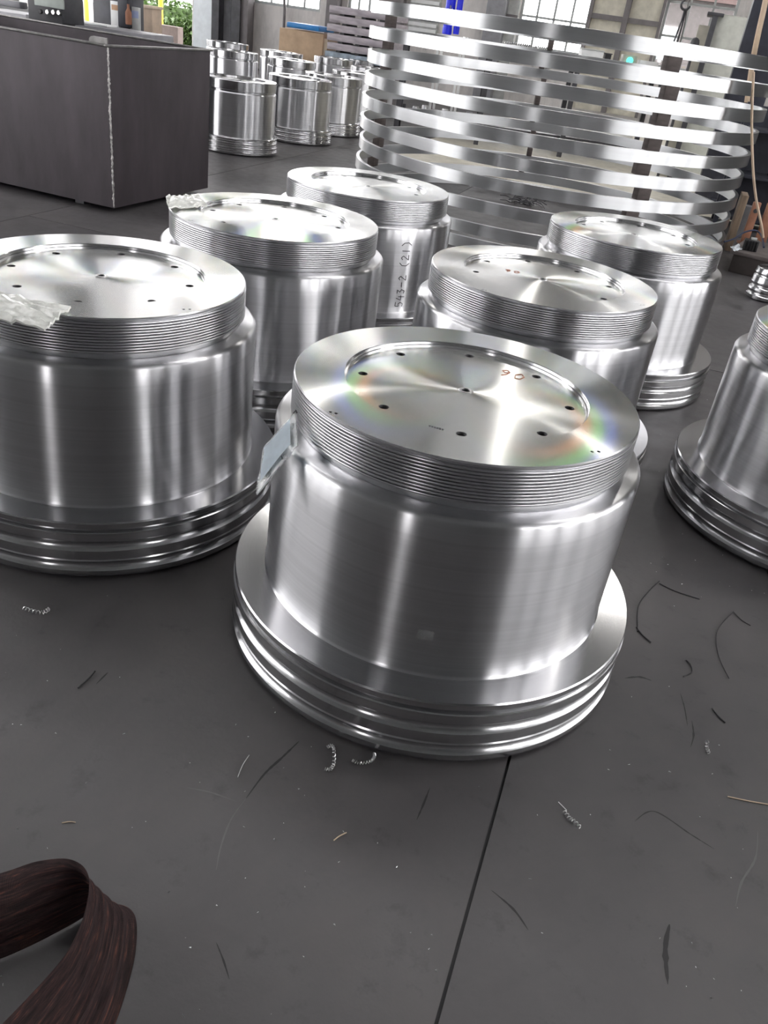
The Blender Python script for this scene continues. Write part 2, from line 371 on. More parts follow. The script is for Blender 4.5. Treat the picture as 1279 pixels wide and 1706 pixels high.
def rimface(extra):
    bm, hb = holed_plate(HT, RT-.004, RR, extra, 160, 10)
    hb.free(); return mesh('rim_face', bm, 5)
def recess_wall():
    return mesh('recess_wall', lathe([(RR, HT), (RR-.0015, HT-.002), (RR-.002, HT-DR*.55), (RR-.006, HT-DR*.62), (RR-.007, HT-DR)], 160), 30)
def polar(r, deg): return (r*math.cos(R(deg)), r*math.sin(R(deg)))
def cover():
    hs = [(*polar(RH, 45*k), .0125, .012) for k in range(8)] + [(0, 0, .011, .012)]
    bm, hb = holed_plate(HT-DR, RR-.007, 0, hs, 160, 16)
    hb.free(); return mesh('recess_face', bm, 5), hs
FL, BO, CO_, RW_ = flange_mesh(), body_mesh(), collar_mesh(), recess_wall()
DWL = ((.4205, 90.6), (.413, 92.1), (.400, 181.4), (.407, 183.6))
RFACE = rimface([(*polar(r_, a_), .004, .006) for r_, a_ in DWL])
COVER, HS = cover()
def one_hole(r, d, n=16):
    hb = bmesh.new()
    ra = [[hb.verts.new((q*math.cos(2*math.pi*k/n), q*math.sin(2*math.pi*k/n), -dz)) for k in range(n)] for q, dz in ((r, 0), (r*.84, .003), (r*.84, d))]
    for i in (0, 1):
        for k in range(n): hb.faces.new((ra[i][k], ra[i][(k+1) % n], ra[i+1][(k+1) % n], ra[i+1][k]))
    hb.faces.new(ra[2]); return mesh('bolt_hole', hb, 40)
HOLE = one_hole(.0125, .012); CHOLE = one_hole(.011, .012); DOW = one_hole(.004, .006, 10)
def centre_ring():
    return mesh('centre_boss', lathe([(.011, HT-DR+.0002), (.0125, HT-DR+.0022), (.017, HT-DR+.0022), (.019, HT-DR+.0002)], 32), 30)
CBOSS = centre_ring()
def gland(name, label, x, y, rz, group):
    t = thing(name, label, 'machined part', (x, y, 0), rz, group)
    link('flange', FL, t, FLANGE); link('body', BO, t, STEEL); c = link('threaded_collar', CO_, t, THREAD)
    rf = link('rim_face', RFACE, t, FACE); [link('dowel_hole', DOW, rf, DARKHOLE, (*polar(r_, a_), HT)) for r_, a_ in DWL]; link('recess_wall', RW_, t, FLANGE)
    cv = link('recess_face', COVER, t, FACE)
    for k in range(8): link('bolt_hole', HOLE, cv, DARKHOLE, (*polar(RH, 45*k), HT-DR))
    link('centre_hole', CHOLE, cv, DARKHOLE, (0, 0, HT-DR)); link('centre_boss', CBOSS, cv, SILVER)
    return t
G1 = 'threaded steel glands set out on the plate floor'
gF = gland('steel_gland', 'nearest flanged steel gland at the centre, a bag hanging off its thread', .1585, 1.9604, 2.3075, G1)
gL = gland('steel_gland', 'large flanged steel gland cut off by the left edge, loose plastic bag on its rim', -.9522, 2.4501, 2.4753, G1)
gB = gland('steel_gland', 'flanged steel gland with a small crumpled bag on its rim, behind the left-edge gland', -.6298, 3.5646, 2.40, G1)
gG = gland('steel_gland', 'flanged steel gland with handwritten black number down its side', -.3382, 4.6711, 2.2, G1)
gC = gland('steel_gland', 'flanged steel gland half hidden right behind the nearest one, orange writing in its recess', .4710, 3.2168, 2.5, G1)
gD = gland('steel_gland', 'flanged steel gland standing directly in front of the ring stack on its right side', 1.0541, 4.4241, 2.1, G1)
gE = gland('steel_gland', 'flanged steel gland cut off by the right edge of the picture', 1.672, 2.9844, 2.6, G1)

# handwriting and marks ---------------------------------------------------
GLY = {'5': [[(.9, 1), (.2, 1), (.15, .55), (.6, .62), (.85, .35), (.6, .02), (.1, .08)]], '4': [[(.45, 1), (.1, .35), (.95, .38), (.71, .38), (.72, .75), (.66, -.1)]],
       '3': [[(.15, .95), (.75, .95), (.35, .58), (.8, .4), (.55, 0), (.1, .1)]], '-': [[(.1, .48), (.9, .52)]],
       '2': [[(.15, .8), (.5, 1), (.8, .75), (.1, 0), (.95, .05)]], '(': [[(.8, 1.15), (.35, .8), (.3, .25), (.7, -.15)]], ')': [[(.2, 1.15), (.65, .8), (.7, .25), (.3, -.15)]],
       '1': [[(.5, 1), (.45, 0)]], '9': [[(.8, .75), (.5, 1), (.2, .75), (.5, .5), (.8, .75), (.7, .3), (.4, 0)]], '0': [[(.5, 1), (.15, .6), (.3, .05), (.7, .1), (.85, .6), (.5, 1)]]}
def strokes(text, fn, adv, ht, wid, gap=1.15):
    """ribbon strokes; fn(s, t, off) maps along/up/offset on to the surface"""
    bm = bmesh.new(); s0 = 0.
    for ch in text:
        for st in GLY.get(ch, []):
            pts = [(s0+x*adv, y*ht) for x, y in st]; fine = []
            for (a, b), (c, d) in zip(pts, pts[1:]): fine += [(a+(c-a)*k/4, b+(d-b)*k/4) for k in range(4)]
            fine.append(pts[-1]); prev = None
            for i, (a, b) in enumerate(fine):
                n = fine[min(i+1, len(fine)-1)]; q = fine[max(i-1, 0)]
                dx, dy = n[0]-q[0], n[1]-q[1]; L = math.hypot(dx, dy) or 1; nx, ny = -dy/L*wid/2, dx/L*wid/2
                cur = [bm.verts.new(fn(a+nx, b+ny, .0012)), bm.verts.new(fn(a-nx, b-ny, .0012)), bm.verts.new(fn(a-nx, b-ny, .0002)), bm.verts.new(fn(a+nx, b+ny, .0002))]
                if prev:
                    for k in range(4): bm.faces.new((prev[k], prev[(k+1) % 4], cur[(k+1) % 4], cur[k]))
                prev = cur
        s0 += adv*gap
    return bm
def on_body(deg0, z0, rzpart):            # text that climbs the side of a gland, tops of the letters to the left
    def fn(s, t, off):
        a = R(deg0) - rzpart - t/RB; r = RB+off
        return (r*math.cos(a), r*math.sin(a), z0+s)
    return fn
def write(text, fnbase, adv, ht, wid, parent, m, gap=1.15):
    for k, ch in enumerate(text):
        if ch != ' ':
            fn = (lambda k: lambda s_, t, off: fnbase(s_+k*adv*gap, t, off))(k)
            tag(link('written_character', mesh('written_character', strokes(ch, fn, adv, ht, wid)), parent, m), f'handwritten {ch}')
write('543-2 (21)', on_body(-54.5, .224, 2.2), .030, .044, .0034, gG, INK)
def on_top(cx, cy, ang, z, rzpart):
    def fn(s, t, off):
        x, y = rot2(s, t, ang); x, y = rot2(cx+x, cy+y, -rzpart); return (x, y, z+off)
    return fn
write('90', on_top(.085, .155, R(-20), HT-DR, 2.3075), .035, .045, .0022, gF, ORANGE_INK)
write('90', on_top(-.15, .045, R(-10), HT-DR, 2.5), .03, .03, .0024, gC, ORANGE_INK)
for k in range(6):
    x, y = rot2(-.085+k*.006, -.246-k*.0016, -2.3075); boxo('stamped_mark', (x, y, HT-DR+.0003), (.0035, .0045 if k % 2 else .006, .0006), DARKHOLE, gF, -2.3075)
def clear_label():
    bm = bmesh.new(); g = []
    for i in range(7):
        for k in range(5):
            a = R(-95.2+4.6*i/6)-2.3075; z = .299+.028*k/4; r = RB+.0012+.0025*random.random()*(1 if i in (0, 6) else .3)
            g.append(bm.verts.new((r*math.cos(a), r*math.sin(a), z)))
    for i in range(6):
        for k in range(4): bm.faces.new((g[i*5+k], g[i*5+5+k], g[i*5+6+k], g[i*5+k+1]))
    bmesh.ops.solidify(bm, geom=bm.faces[:], thickness=-.001)
    return mesh('clear_label', bm, 20)
FILM = film_mat('clear_film', (.6, .6, .6), .1)
tag(link('clear_label', clear_label(), gF, FILM), 'small clear plastic label on the side')

# second lot of glands, further back
def gland2_meshes():
    f = [(.30, .004), (.43, .004), (.440, .012), (.445, .018), (.445, .032)]
    z = .034
    for k in range(3): f += arc_in(.445-.003*k, z, z+.022, .010, 5) + [(.443-.003*k, z+.026), (.443-.003*k, z+.044)]; z += .046
    f += [(.430, .176), (.395, .178)]
    b = [(.408, .175), (.404, .18)] + [(.404, .18+.435*k/4) for k in range(1, 5)] + [(.400, .622), (.394, .626), (.38, .626)]
    c = [(.384, .624), (.384, .640), (.398, .644), (.402, .648), (.402, .735), (.398, .741), (.285, .741), (.284, .722)]
    bm, hb = holed_plate(.722, .284, 0, [(*polar(.24, 45*k), .012, .012) for k in range(8)]+[(0, 0, .012, .01)], 64, 10)
    return mesh('flange', lathe(f, 72), 24), mesh('body', lathe(b, 72), 28), mesh('collar', lathe(c, 72), 28), mesh('recess_face', bm, 5), one_hole(.012, .012, 10)
F2, B2, C2, V2, H2 = gland2_meshes()
far = [(-2.285, 10.2, 'bright-topped grooved steel gland partly hidden by the corner of the black tank'),
       (-1.86, 11.75, 'grooved steel gland in the far front row, second from the black tank'),
       (-1.60, 13.05, 'grooved steel gland in the far front row, third from the black tank'),
       (-1.42, 14.6, 'grooved steel gland of the far lot showing just left of the ring stack'),
       (-3.62, 15.6, 'grooved steel gland standing behind the bright-topped one by the tank'),
       (-2.62, 15.5, 'grooved steel gland in the far second row, below the stained plaster wall'),
       (-1.35, 16.6, 'grooved steel gland in the far second row, beside the ring stack'),
       (-4.35, 18.2, 'grooved steel gland in the last row, below the pale door post'),
       (-3.18, 17.6, 'grooved steel gland in the last row, left of the cardboard crate'),
       (-2.25, 18.2, 'grooved steel gland in the last row, in front of the cardboard crate'),
       (-1.72, 19.2, 'grooved steel gland in the last row, in front of the stacked slabs')]
for k, (x, y, lb) in enumerate(far):
    t = thing('grooved_gland', lb, 'machined part', (x, y, 0), .7*k, 'second lot of steel glands further back')
    link('flange', F2, t, FLANGE); link('body', B2, t, STEEL); link('collar', C2, t, FLANGE); v = link('recess_face', V2, t, FACE)
    for j in range(9): link('bolt_hole', H2, v, DARKHOLE, (*polar(.24, 45*j), .722) if j < 8 else (0, 0, .722))

# ---------------------------------------------------------------- tall stack of steel rings on wooden blocks
RX, RY, RRAD, RHT = 1.012, 8.503, 1.768, .090
ZT = [1.627, 1.443, 1.262, 1.089, .914, .740, .565, .390, .213, .098]
short = ['topmost', 'second', 'third', 'fourth', 'fifth', 'sixth', 'seventh', 'eighth', 'ninth']
words = ['topmost', 'second from the top', 'third from the top', 'fourth from the top', 'fifth from the top', 'sixth from the top', 'seventh from the top', 'eighth from the top', 'next to the lowest', 'lowest, lying on the floor']
RM = mesh('ring', lathe([(RRAD-.030, -RHT), (RRAD-.0295, -.0008), (RRAD-.029, 0), (RRAD-.001, 0), (RRAD, -.001), (RRAD, -RHT+.001), (RRAD-.001, -RHT)], 200, close=True), 30)
BM_ = {}
for k, z in enumerate(ZT):
    jx, jy = (0, 0) if k < 2 else (random.uniform(-.012, .012), random.uniform(-.012, .012))
    tag(link('steel_ring', RM, None, RINGST, (RX+jx, RY+jy, z), (0, 0, .6*k)), f'large flat steel ring in the stack, {words[k]}', 'steel ring', 'large steel rings stacked on wooden blocks')
    if k < 9:
        gap = z-RHT-ZT[k+1]
        if gap < .03: continue
        for ang, wn in ((161, 'left in the stack'), (289, 'front right in the stack'), (90, 'at the far side of the stack')):
            bm = bmesh.new(); box(bm, (0, 0, gap/2), (.075, .115 if ang != 90 else .055, gap), 0, .004)
            a = R(ang+random.uniform(-1.2, 1.2)); rr = RRAD-.035+random.uniform(-.012, .008)
            tag(link('wooden_block', mesh('wooden_block', bm), None, BLOCK, (RX+rr*math.cos(a), RY+rr*math.sin(a), ZT[k+1]), (0, 0, a+random.uniform(-.06, .06))),
                f'wooden block {wn}, under the {short[k]} ring', 'wooden block', 'spacer blocks between the rings')

# ---------------------------------------------------------------- black open tank
TA = Vector((-2.342, 6.336, 0)); tdir = math.atan2(7.606-6.336, -1.961+2.342)
tank = thing('steel_tank', 'large open-topped black sheet steel tank with a bright weld down its corner', 'tank', TA, tdir)   # local x runs along the short side
TL, TW, TH, T0, th = 1.326, 2.7, 1.10, .035, .010
def tp(name, c, s, m, bev=0.): return boxo(name, c, s, m, tank, 0, bev)
tp('side_panel', (TL/2, th/2, (TH+T0)/2), (TL, th, TH-T0), TANKM); tp('side_panel', (TL/2, TW-th/2, (TH+T0)/2), (TL, th, TH-T0), TANKM)
tp('side_panel', (th/2, TW/2, (TH+T0)/2), (th, TW-2*th-.002, TH-T0), TANKM); tp('side_panel', (TL-th/2, TW/2, (TH+T0)/2), (th, TW-2*th-.002, TH-T0), TANKM)
tp('bottom_panel', (TL/2, TW/2, T0+.006), (TL-2*th-.002, TW-2*th-.002, .01), TANKM)
for c, s in (((TL/2, 0, TH+.006), (TL+.05, .034, .016)), ((TL/2, TW, TH+.006), (TL+.05, .034, .016)), ((0, TW/2, TH+.006), (.034, TW-.04, .016)), ((TL, TW/2, TH+.006), (.034, TW-.04, .016))):
    tp('rim', c, s, RIMM, .006)
for y in (.35, TW-.35): tp('skid', (TL/2, y, T0/2), (TL-.1, .08, T0), DGREY)
bm = bmesh.new(); z = T0+.005
pts, rad = [], []
while z < TH-.004:
    pts.append((-.002+random.uniform(-.0025, .0025), -.002+random.uniform(-.0025, .0025), z)); rad.append(random.uniform(.0045, .0095)); z += .011
tube(bm, pts, .006, 7, radii=rad); tag(link('weld_bead', mesh('weld_bead', bm, 60), tank, WELD), 'bright rough weld bead')
bm = bmesh.new()
prof = [(0, -.10), (.15, -.10), (.15, .02)] + [(.15-.035+.035*math.cos(a), .02+.03*math.sin(a)) for a in (R(0), R(30), R(60), R(90))] + [(0, .05)]
vs = [bm.verts.new((.02, .02+x, TH+z)) for x, z in prof]; f = bm.faces.new(vs); r = bmesh.ops.extrude_face_region(bm, geom=[f]); bmesh.ops.translate(bm, verts=[v for v in r['geom'] if isinstance(v, bmesh.types.BMVert)], vec=(.012, 0, 0))
link('lifting_lug', mesh('lifting_lug', bm), tank, RIMM)

# ---------------------------------------------------------------- plastic bags
BAG = film_mat('milky_plastic_film', (.84, .85, .80), .86, .12); BAGB = film_mat('bluish_plastic_film', (.74, .80, .85), .93, .03)
SLEEVE = film_mat('sleeve_film', (.70, .72, .74), .38, .2)
def bag(name, label, c00, c10, c11, c01, amp, m, seed, thick=.006, n=18, drop=None):
    bm = bmesh.new(); g = []
    for i in range(n+1):
        for k in range(n+1):
            a, b = i/n, k/n
            p = c00*(1-a)*(1-b)+c10*a*(1-b)+c11*a*b+c01*(1-a)*b
            w = noise.fractal(Vector((a*3.1+seed, b*3.1, seed)), .8, 2.1, 3)
            e = math.sin(math.pi*a)*math.sin(math.pi*b)
            nrm = (c10-c00).cross(c01-c00).normalized()
            if nrm.z < 0: nrm = -nrm
            p = p + nrm*(abs(w)*amp + e*amp*.6)
            g.append(bm.verts.new(p))
    N = n+1
    for i in range(n):
        for k in range(n): bm.faces.new((g[i*N+k], g[i*N+N+k], g[i*N+N+k+1], g[i*N+k+1]))
    bmesh.ops.recalc_face_normals(bm, faces=bm.faces); bmesh.ops.solidify(bm, geom=bm.faces[:], thickness=thick)
    return tag(link(name, mesh(name, bm, 40), None, m), label, 'plastic bag')
ZR = HT+.009
bag('plastic_bag', 'milky plastic bag lying over the rim of the left-edge gland', onz(-70, 476, ZR), onz(118, 514, ZR), onz(74, 549, ZR-.012), onz(-70, 520, ZR), .022, BAG, 3.3)
bag('plastic_bag', 'small crumpled plastic bag on the rim of the gland behind the left-edge one', onz(276, 329, ZR), onz(330, 326, ZR), onz(346, 343, ZR), onz(281, 347, ZR), .020, BAG, 8.1)
q4 = (aty(492, 686, 1.74), aty(495, 742, 1.66), aty(427, 824, 1.63), aty(439, 745, 1.73))
hb_ = bag('document_sleeve', 'clear plastic sleeve with pale blue paper hanging from the thread of the nearest gland', *q4, .004, SLEEVE, 5.2, .004, 14)
bm = bmesh.new(); nrm = (q4[1]-q4[0]).cross(q4[3]-q4[0]).normalized(); nrm = -nrm if nrm.z < 0 else nrm
def q4at(a, b): return q4[0]*(1-a)*(1-b)+q4[1]*a*(1-b)+q4[2]*a*b+q4[3]*(1-a)*b
g = [bm.verts.new(q4at(.14+.72*i/6, .10+.78*k/6)+nrm*(.0075+.0015*math.sin(i*1.3)*math.sin(k*.9))) for i in range(7) for k in range(7)]
for i in range(6):
    for k in range(6): bm.faces.new((g[i*7+k], g[i*7+7+k], g[i*7+8+k], g[i*7+k+1]))
bmesh.ops.solidify(bm, geom=bm.faces[:], thickness=.0012)
link('paper', mesh('paper', bm, 40), hb_, mat('pale_blue_paper', (.68, .76, .82), .6, noise_amt=.08, scale=30))
tubeo('tie_wire', [q4[0]+Vector((-.004, -.002, -.004)), q4[0]+Vector((.001, 0, .004)), q4[0]+Vector((.004, -.001, -.002))], .002, DGREY, hb_)
bag('plastic_film', 'scrap of clear film on the rim of the gland before the ring stack', onz(1140, 384, ZR), onz(1160, 383, ZR), onz(1166, 400, ZR), onz(1145, 397, ZR), .012, FILM, 1.7, .003, 10)

# ---------------------------------------------------------------- webbing sling at the lower left
SLING = mat('brown_webbing', (.060, .034, .032), .85, noise_amt=.5, scale=16, stretch=(1, 1, 1), bump=.3)
def sling():
    nt = NT('worn_brown_webbing'); nt.set(Roughness=.82); uv = nt.n('ShaderNodeUVMap'); 
    mp = nt.n('ShaderNodeMapping'); mp.inputs['Scale'].default_value = (3, 26, 1); nt.l(uv.outputs[0], mp.inputs[0])
    a = nt.n('ShaderNodeTexNoise', i_Scale=1., i_Detail=5., i_Roughness=.7); nt.l(mp.outputs[0], a.inputs[0])
    nt.l(ramp(nt, a.outputs['Fac'], [(.28, (.032, .020, .024)), (.46, (.085, .052, .055)), (.58, (.15, .082, .078)), (.68, (.40, .15, .11))]), nt.b.inputs['Base Color'])
    w = nt.n('ShaderNodeTexWave', i_Scale=40., i_Distortion=.8, bands_direction='X'); nt.l(uv.outputs[0], w.inputs[0])
    bp = nt.n('ShaderNodeBump', i_Strength=.8, i_Distance=.004); nt.l(w.outputs['Fac'], bp.inputs['Height']); nt.l(bp.outputs[0], nt.b.inputs['Normal'])
    lo = spline([(-.74, .72, .004), (-.64, .765, .004), (-.553, .806, .004), (-.465, .880, .004), (-.405, .935, .004), (-.354, .925, .004), (-.326, .841, .004), (-.320, .731, .004), (-.335, .62, .004), (-.36, .50, .004)], 10)
    hi = spline([(-.74, .81, .12), (-.66, .85, .12), (-.581, .89, .12), (-.53, .923, .12), (-.474, .938, .12), (-.428, .905, .125), (-.41, .845, .12), (-.412, .777, .115), (-.437, .713, .11), (-.471, .652, .10)], 10)
    bm = bmesh.new(); uvl = bm.loops.layers.uv.new('UVMap'); nb = 41; rows = []; L = 0.
    N = len(lo)
    for i in range(N):
        if i: L += ((lo[i]+hi[i])/2-(lo[i-1]+hi[i-1])/2).length
        t = ((lo[min(i+1, N-1)]+hi[min(i+1, N-1)])-(lo[max(i-1, 0)]+hi[max(i-1, 0)])).normalized(); wv = (hi[i]-lo[i]).normalized(); nr = t.cross(wv).normalized()
        row = []
        for k in range(nb):
            b = k/(nb-1); p = lo[i].lerp(hi[i], b) + nr*(.006*abs(math.sin(b*math.pi*5)) + .010*math.sin(b*math.pi)) + nr*.004*noise.noise(Vector((L*14, b*3, 0)))
            row.append((bm.verts.new(p), L*5, b))
        rows.append(row)
    for i in range(N-1):
        for k in range(nb-1):
            q = (rows[i][k], rows[i+1][k], rows[i+1][k+1], rows[i][k+1]); f = bm.faces.new([x[0] for x in q])
            for lp, x in zip(f.loops, q): lp[uvl].uv = (x[1], x[2])
    bmesh.ops.solidify(bm, geom=bm.faces[:], thickness=.009)
    return tag(link('webbing_sling', mesh('webbing_sling', bm, 50), None, nt.m), 'worn dark brown ribbed lifting sling looped on the floor, lower left', 'lifting sling')
sling()

# ---------------------------------------------------------------- background, built at its own distances
def pxspan(x0, x1, yt, yb, Y):
    xc, yc = (x0+x1)/2, (yt+yb)/2; c = aty(xc, yc, Y)
    w = abs(aty(x1, yc, Y).x-aty(x0, yc, Y).x)/math.cos(RZ); return c, w, aty(xc, yt, Y).z, aty(xc, yb, Y).z
def pb(name, x0, x1, yt, yb, Y, depth, m, parent=None, z0=None, z1=None, bev=.006, rz=RZ):
    c, w, zt, zb = pxspan(x0, x1, yt, yb, Y); zt = zt if z1 is None else z1; zb = zb if z0 is None else z0
    return boxo(name, Vector((c.x, c.y+depth/2, (zt+zb)/2)), (w, depth, zt-zb), m, parent, rz, bev)
def adopt(root, *kids):
    mi = (Matrix.Translation(root.location) @ root.rotation_euler.to_matrix().to_4x4()).inverted()
    for k in kids: k.parent = root; k.matrix_parent_inverse = mi
    return root
def cyl(name, c, r, h, m, parent=None, seg=20, bev=.004, prof=None):
    p = prof or [(0.001, 0), (r-bev, 0), (r, bev), (r, h-bev), (r-bev, h), (0.001, h)]
    return link(name, mesh(name, lathe(p, seg), 30), parent, m, c)

# columns, posts and shutters against the back wall
def wcol(name, x0, x1, m, z1=ZC, v=VB, t=.3, z0=0.):
    return struct(hbox(name, up(x0, v-t), up(x1, v-t), v-t, v-.002, z0, z1, m))
PALE = mat('pale_blue_paint', (.80, .85, .88), .4, noise_amt=.06); BRN = mat('brown_grey_steel', (.17, .155, .16), .5); MID = mat('mid_grey_steel', (.27, .27, .29), .45)
wcol('trim_1', 322, 352, PALE, 5.4)
hc = wcol('trim_2', 352, 364, DGREY, t=.42)
for a, b, m, t in ((364.5, 384, MID, .16), (384.5, 399, DGREY, .40), (399.5, 412, BRN, .34)):
    adopt(hc, hbox('column_plate', up(a, VB-t), up(b, VB-t), VB-t, VB-.002, 0, ZC, m))
wcol('trim_3', 541, 559, BRN, t=.3); wcol('trim_4', 806, 837, MID, t=.35); wcol('trim_5', 628, 668, BRN, z1=3.4, t=.2)
sh = struct(hbox('trim_6', up(981), up(1100), VB-.05, VB-.002, .3, 5.4, CREAM))
for a, b, z0, z1, m, t in ((1036, 1045, .3, 5.6, BRN, .16), (981, 1100, 2.12, 2.22, BRN, .10), (978, 983, .3, 5.6, BRN, .12), (1097, 1102, .3, 5.6, BRN, .12)):
    adopt(sh, hbox('shutter_rail', up(a), up(b), VB-.05-t, VB-.052, z0, z1, m))
pn = struct(hbox('trim_7', up(839), up(861), VB-.06, VB-.002, 0, 5.4, LGREY)); adopt(pn, hbox('panel_rail', up(839), up(861), VB-.1, VB-.062, 1.9, 1.97, BRN))
lv = struct(hbox('trim_8', up(680), up(731), VB-.04, VB-.002, 1.1, 3.2, LGREY))
for k in range(18):
    s_ = hbox('louvre_slat', up(682), up(729), VB-.09, VB-.05, 1.13+k*.115, 1.13+k*.115+.075, WHITE); adopt(lv, s_)
tag(tubeo('drain_pipe', [hall(up(477), VB-.12, .0), hall(up(476), VB-.12, 1.4), hall(up(474), VB-.12, 1.7), hall(up(468), VB-.12, 1.78)], .035, BRN), 'thin grey drain pipe running down the stained plaster wall', 'pipe')

# outdoors beyond the big door
gr = struct(hbox('floor_yard', -40, 30, VB+.31, VB+45, -.12, -.02, mat('pale_yard', (.075, .070, .064), .9)))
def hedge(name, label, c, s, seed, dens=26):
    bm = bmesh.new(); rnd = random.Random(seed)
    box(bm, (0, 0, s[2]*.46), (s[0]*.9, s[1]*.8, s[2]*.88))
    for k in range(1500):
        x, y, z = rnd.uniform(-.5, .5)*s[0], rnd.uniform(-.5, .5)*s[1], rnd.uniform(.02, 1)*s[2]
        f = rnd.choice((0, 1, 2))
        if f == 0: y = -s[1]/2+rnd.uniform(-.06, .06)
        elif f == 1: z = s[2]+rnd.uniform(-.08, .08)
        d = .07*rnd.uniform(.6, 1.4); m = Matrix.Translation((x, y, z)) @ Matrix.Rotation(rnd.uniform(0, 6.3), 4, Vector((rnd.uniform(-1, 1), rnd.uniform(-1, 1), rnd.uniform(-1, 1))).normalized())
        bm.faces.new([bm.verts.new(m @ Vector(q)) for q in ((-d, 0, 0), (0, -d*.6, 0), (d, 0, 0), (0, d*.6, .01))])
    me = bpy.data.meshes.new(name); bm.to_mesh(me); bm.free()
    return tag(link(name, me, None, LEAF, c, (0, 0, RZ)), label, 'hedge')
LEAF = mat('hedge_leaves', (.035, .075, .010), .6, noise_amt=.5, scale=7)
p = hall(up(292, VB+8), VB+8, 0); hedge('hedge', 'clipped green hedge outside the open door', p, (4.2, 1., 1.05), 2)
p = hall(up(314, VB+4.5), VB+4.5, 0); hedge('hedge', 'low green shrub close outside the door post', p, (1.5, .9, .62), 5)
fe = thing('picket_fence', 'white picket fence behind the hedge outside', 'fence', hall(up(292, VB+10.5), VB+10.5, 0), RZ)
for k in range(26): boxo('picket', (-2.6+k*.2, 0, .8), (.09, .03, 1.6), WHITE, fe)
for z in (.5, 1.3): boxo('fence_rail', (0, .035, z), (5.2, .04, .08), WHITE, fe)
for px, lb in ((268, 'yellow post outside, at the left end of the hedge'), (145, 'yellow post outside, left of the dark pillar')):
    q = hall(up(px, VB+3), VB+3, 0); tag(cyl('yellow_post', q, .07, 3.2, YEL), lb, 'post')
tag(hbox('garden_wall', up(235, VB+2.4), up(296, VB+2.4), VB+2.4, VB+2.7, 0, .55, mat('pink_render', (.11, .085, .075), .8)), 'low pale pink wall outside the open door', 'wall')
bl = thing('far_building', 'pale low building seen through the right-hand windows', 'building', hall(7, VB+26, 0), RZ)
boxo('building_wall', (0, 0, 2.0), (22, 5, 4.0), mat('pale_render', (.10, .09, .088), .8), bl); boxo('building_roof', (0, 0, 4.15), (22.6, 5.6, .3), mat('pink_roof', (.09, .06, .056), .8), bl)
for k in range(7): boxo('building_window', (-9+3*k, -2.52, 2.2), (1.2, .06, 1.3), mat('far_pane', (.30, .36, .38), .2), bl)

# machinery behind the tank
co = thing('machine_console', 'dark machine console with a pale screen and a row of knobs behind the tank', 'machine', aty(80, 40, 9.4).xy.to_3d(), 0)
k1 = pb('console_body', 48, 112, -45, 36, 9.4, .35, DGREY); k2 = pb('console_screen', 53, 108, -30, 12, 9.385, .02, mat('pale_screen', (.45, .50, .47), .3), rz=RZ)
kk = []
for x in (69, 81, 91, 100):
    q = aty(x, 14.5+x*.07, 9.37); b_ = cyl('knob', q, .022, .03, SILVER if x != 69 else RUBBER, None, 14); b_.rotation_euler = (R(90), 0, RZ); kk.append(b_)
k3 = pb('console_foot', 52, 108, 30, 200, 9.42, .3, DGREY, z0=0.)
adopt(co, k1, k2, k3, *kk)
bd = thing('machine_bed', 'long dark grey machine bed showing above the far rim of the tank', 'machine', aty(140, 50, 9.9).xy.to_3d(), 0)
c, w, zt, zb = pxspan(-60, 262, 40, 62, 9.95)
adopt(bd, boxo('bed_top', Vector((c.x, c.y+.3, zt-.03)), (w, .6, .12), MID, None, RZ, .01), boxo('bed_base', Vector((c.x, c.y+.34, (zt-.09)/2)), (w-.1, .5, zt-.09), DGREY, None, RZ, .01))
c2 = pxspan(-60, 46, 2, 14, 9.7); adopt(bd, boxo('bed_rail', Vector((c2[0].x, c2[0].y, c2[2])), (c2[1], .12, .06), MID, None, RZ, .01))
q = aty(143, 37, 9.9); bm = bmesh.new(); box(bm, (0, 0, 0), (.46, .2, .02), 0, .004); 
tag(link('paper_stack', mesh('paper_stack', bm), None, WHITE, (q.x, q.y+.2, zt+.043), (0, 0, RZ+.05)), 'small stack of white sheets lying on the machine bed', 'papers')
pl = thing('machine_pillar', 'dark navy machine pillar with two white notice plates', 'machine', aty(195, 60, 11).xy.to_3d(), 0)
adopt(pl, pb('pillar_body', 158, 216, -60, 60, 11., .4, NAVY, z0=0.), pb('pillar_arm', 196, 214, -60, 45, 10.9, .1, NAVY), pb('notice_plate', 184, 199, 2, 45, 10.96, .03, WHITE, bev=.002), pb('notice_plate', 217, 232, 12, 52, 10.96, .05, LGREY, bev=.002),
      pb('notice_print', 185, 198, 8, 17, 10.955, .004, mat('print_orange', (.5, .3, .18), .6), bev=.001), pb('notice_print', 218, 231, 18, 30, 10.955, .004, mat('print_blue', (.35, .4, .6), .6), bev=.001))
cb_ = thing('carton', 'tan carton standing by the dark pillar', 'box', aty(245, 60, 11.2).xy.to_3d(), 0)
adopt(cb_, pb('carton_body', 234, 258, 12, 62, 11.6, .22, mat('tan_carton', (.66, .52, .40), .8), bev=.002), pb('carton_lid', 233, 259, 9, 14, 11.59, .24, mat('tan_carton_lid', (.70, .58, .46), .8), bev=.002))
c, w, zt, zb = pxspan(233, 259, 12, 62, 11.6); pn_ = thing('grey_plinth', 'grey plinth under the tan carton', 'plinth', (c.x, 11.71, 0), RZ); boxo('plinth_body', (0, 0, (zb-.02)/2), (w+.06, .3, zb-.02), MID, pn_, 0, .006); boxo('plinth_top', (0, 0, zb-.01), (w+.1, .34, .02), LGREY, pn_, 0, .004)
q = aty(214, 24, 10.7); tag(cyl('bottle', q-Vector((0, 0, .1)), .035, .2, ORA, prof=[(.001, 0), (.033, 0), (.035, .01), (.035, .12), (.014, .16), (.014, .2), (.001, .2)]), 'small orange bottle beside the dark pillar', 'bottle')

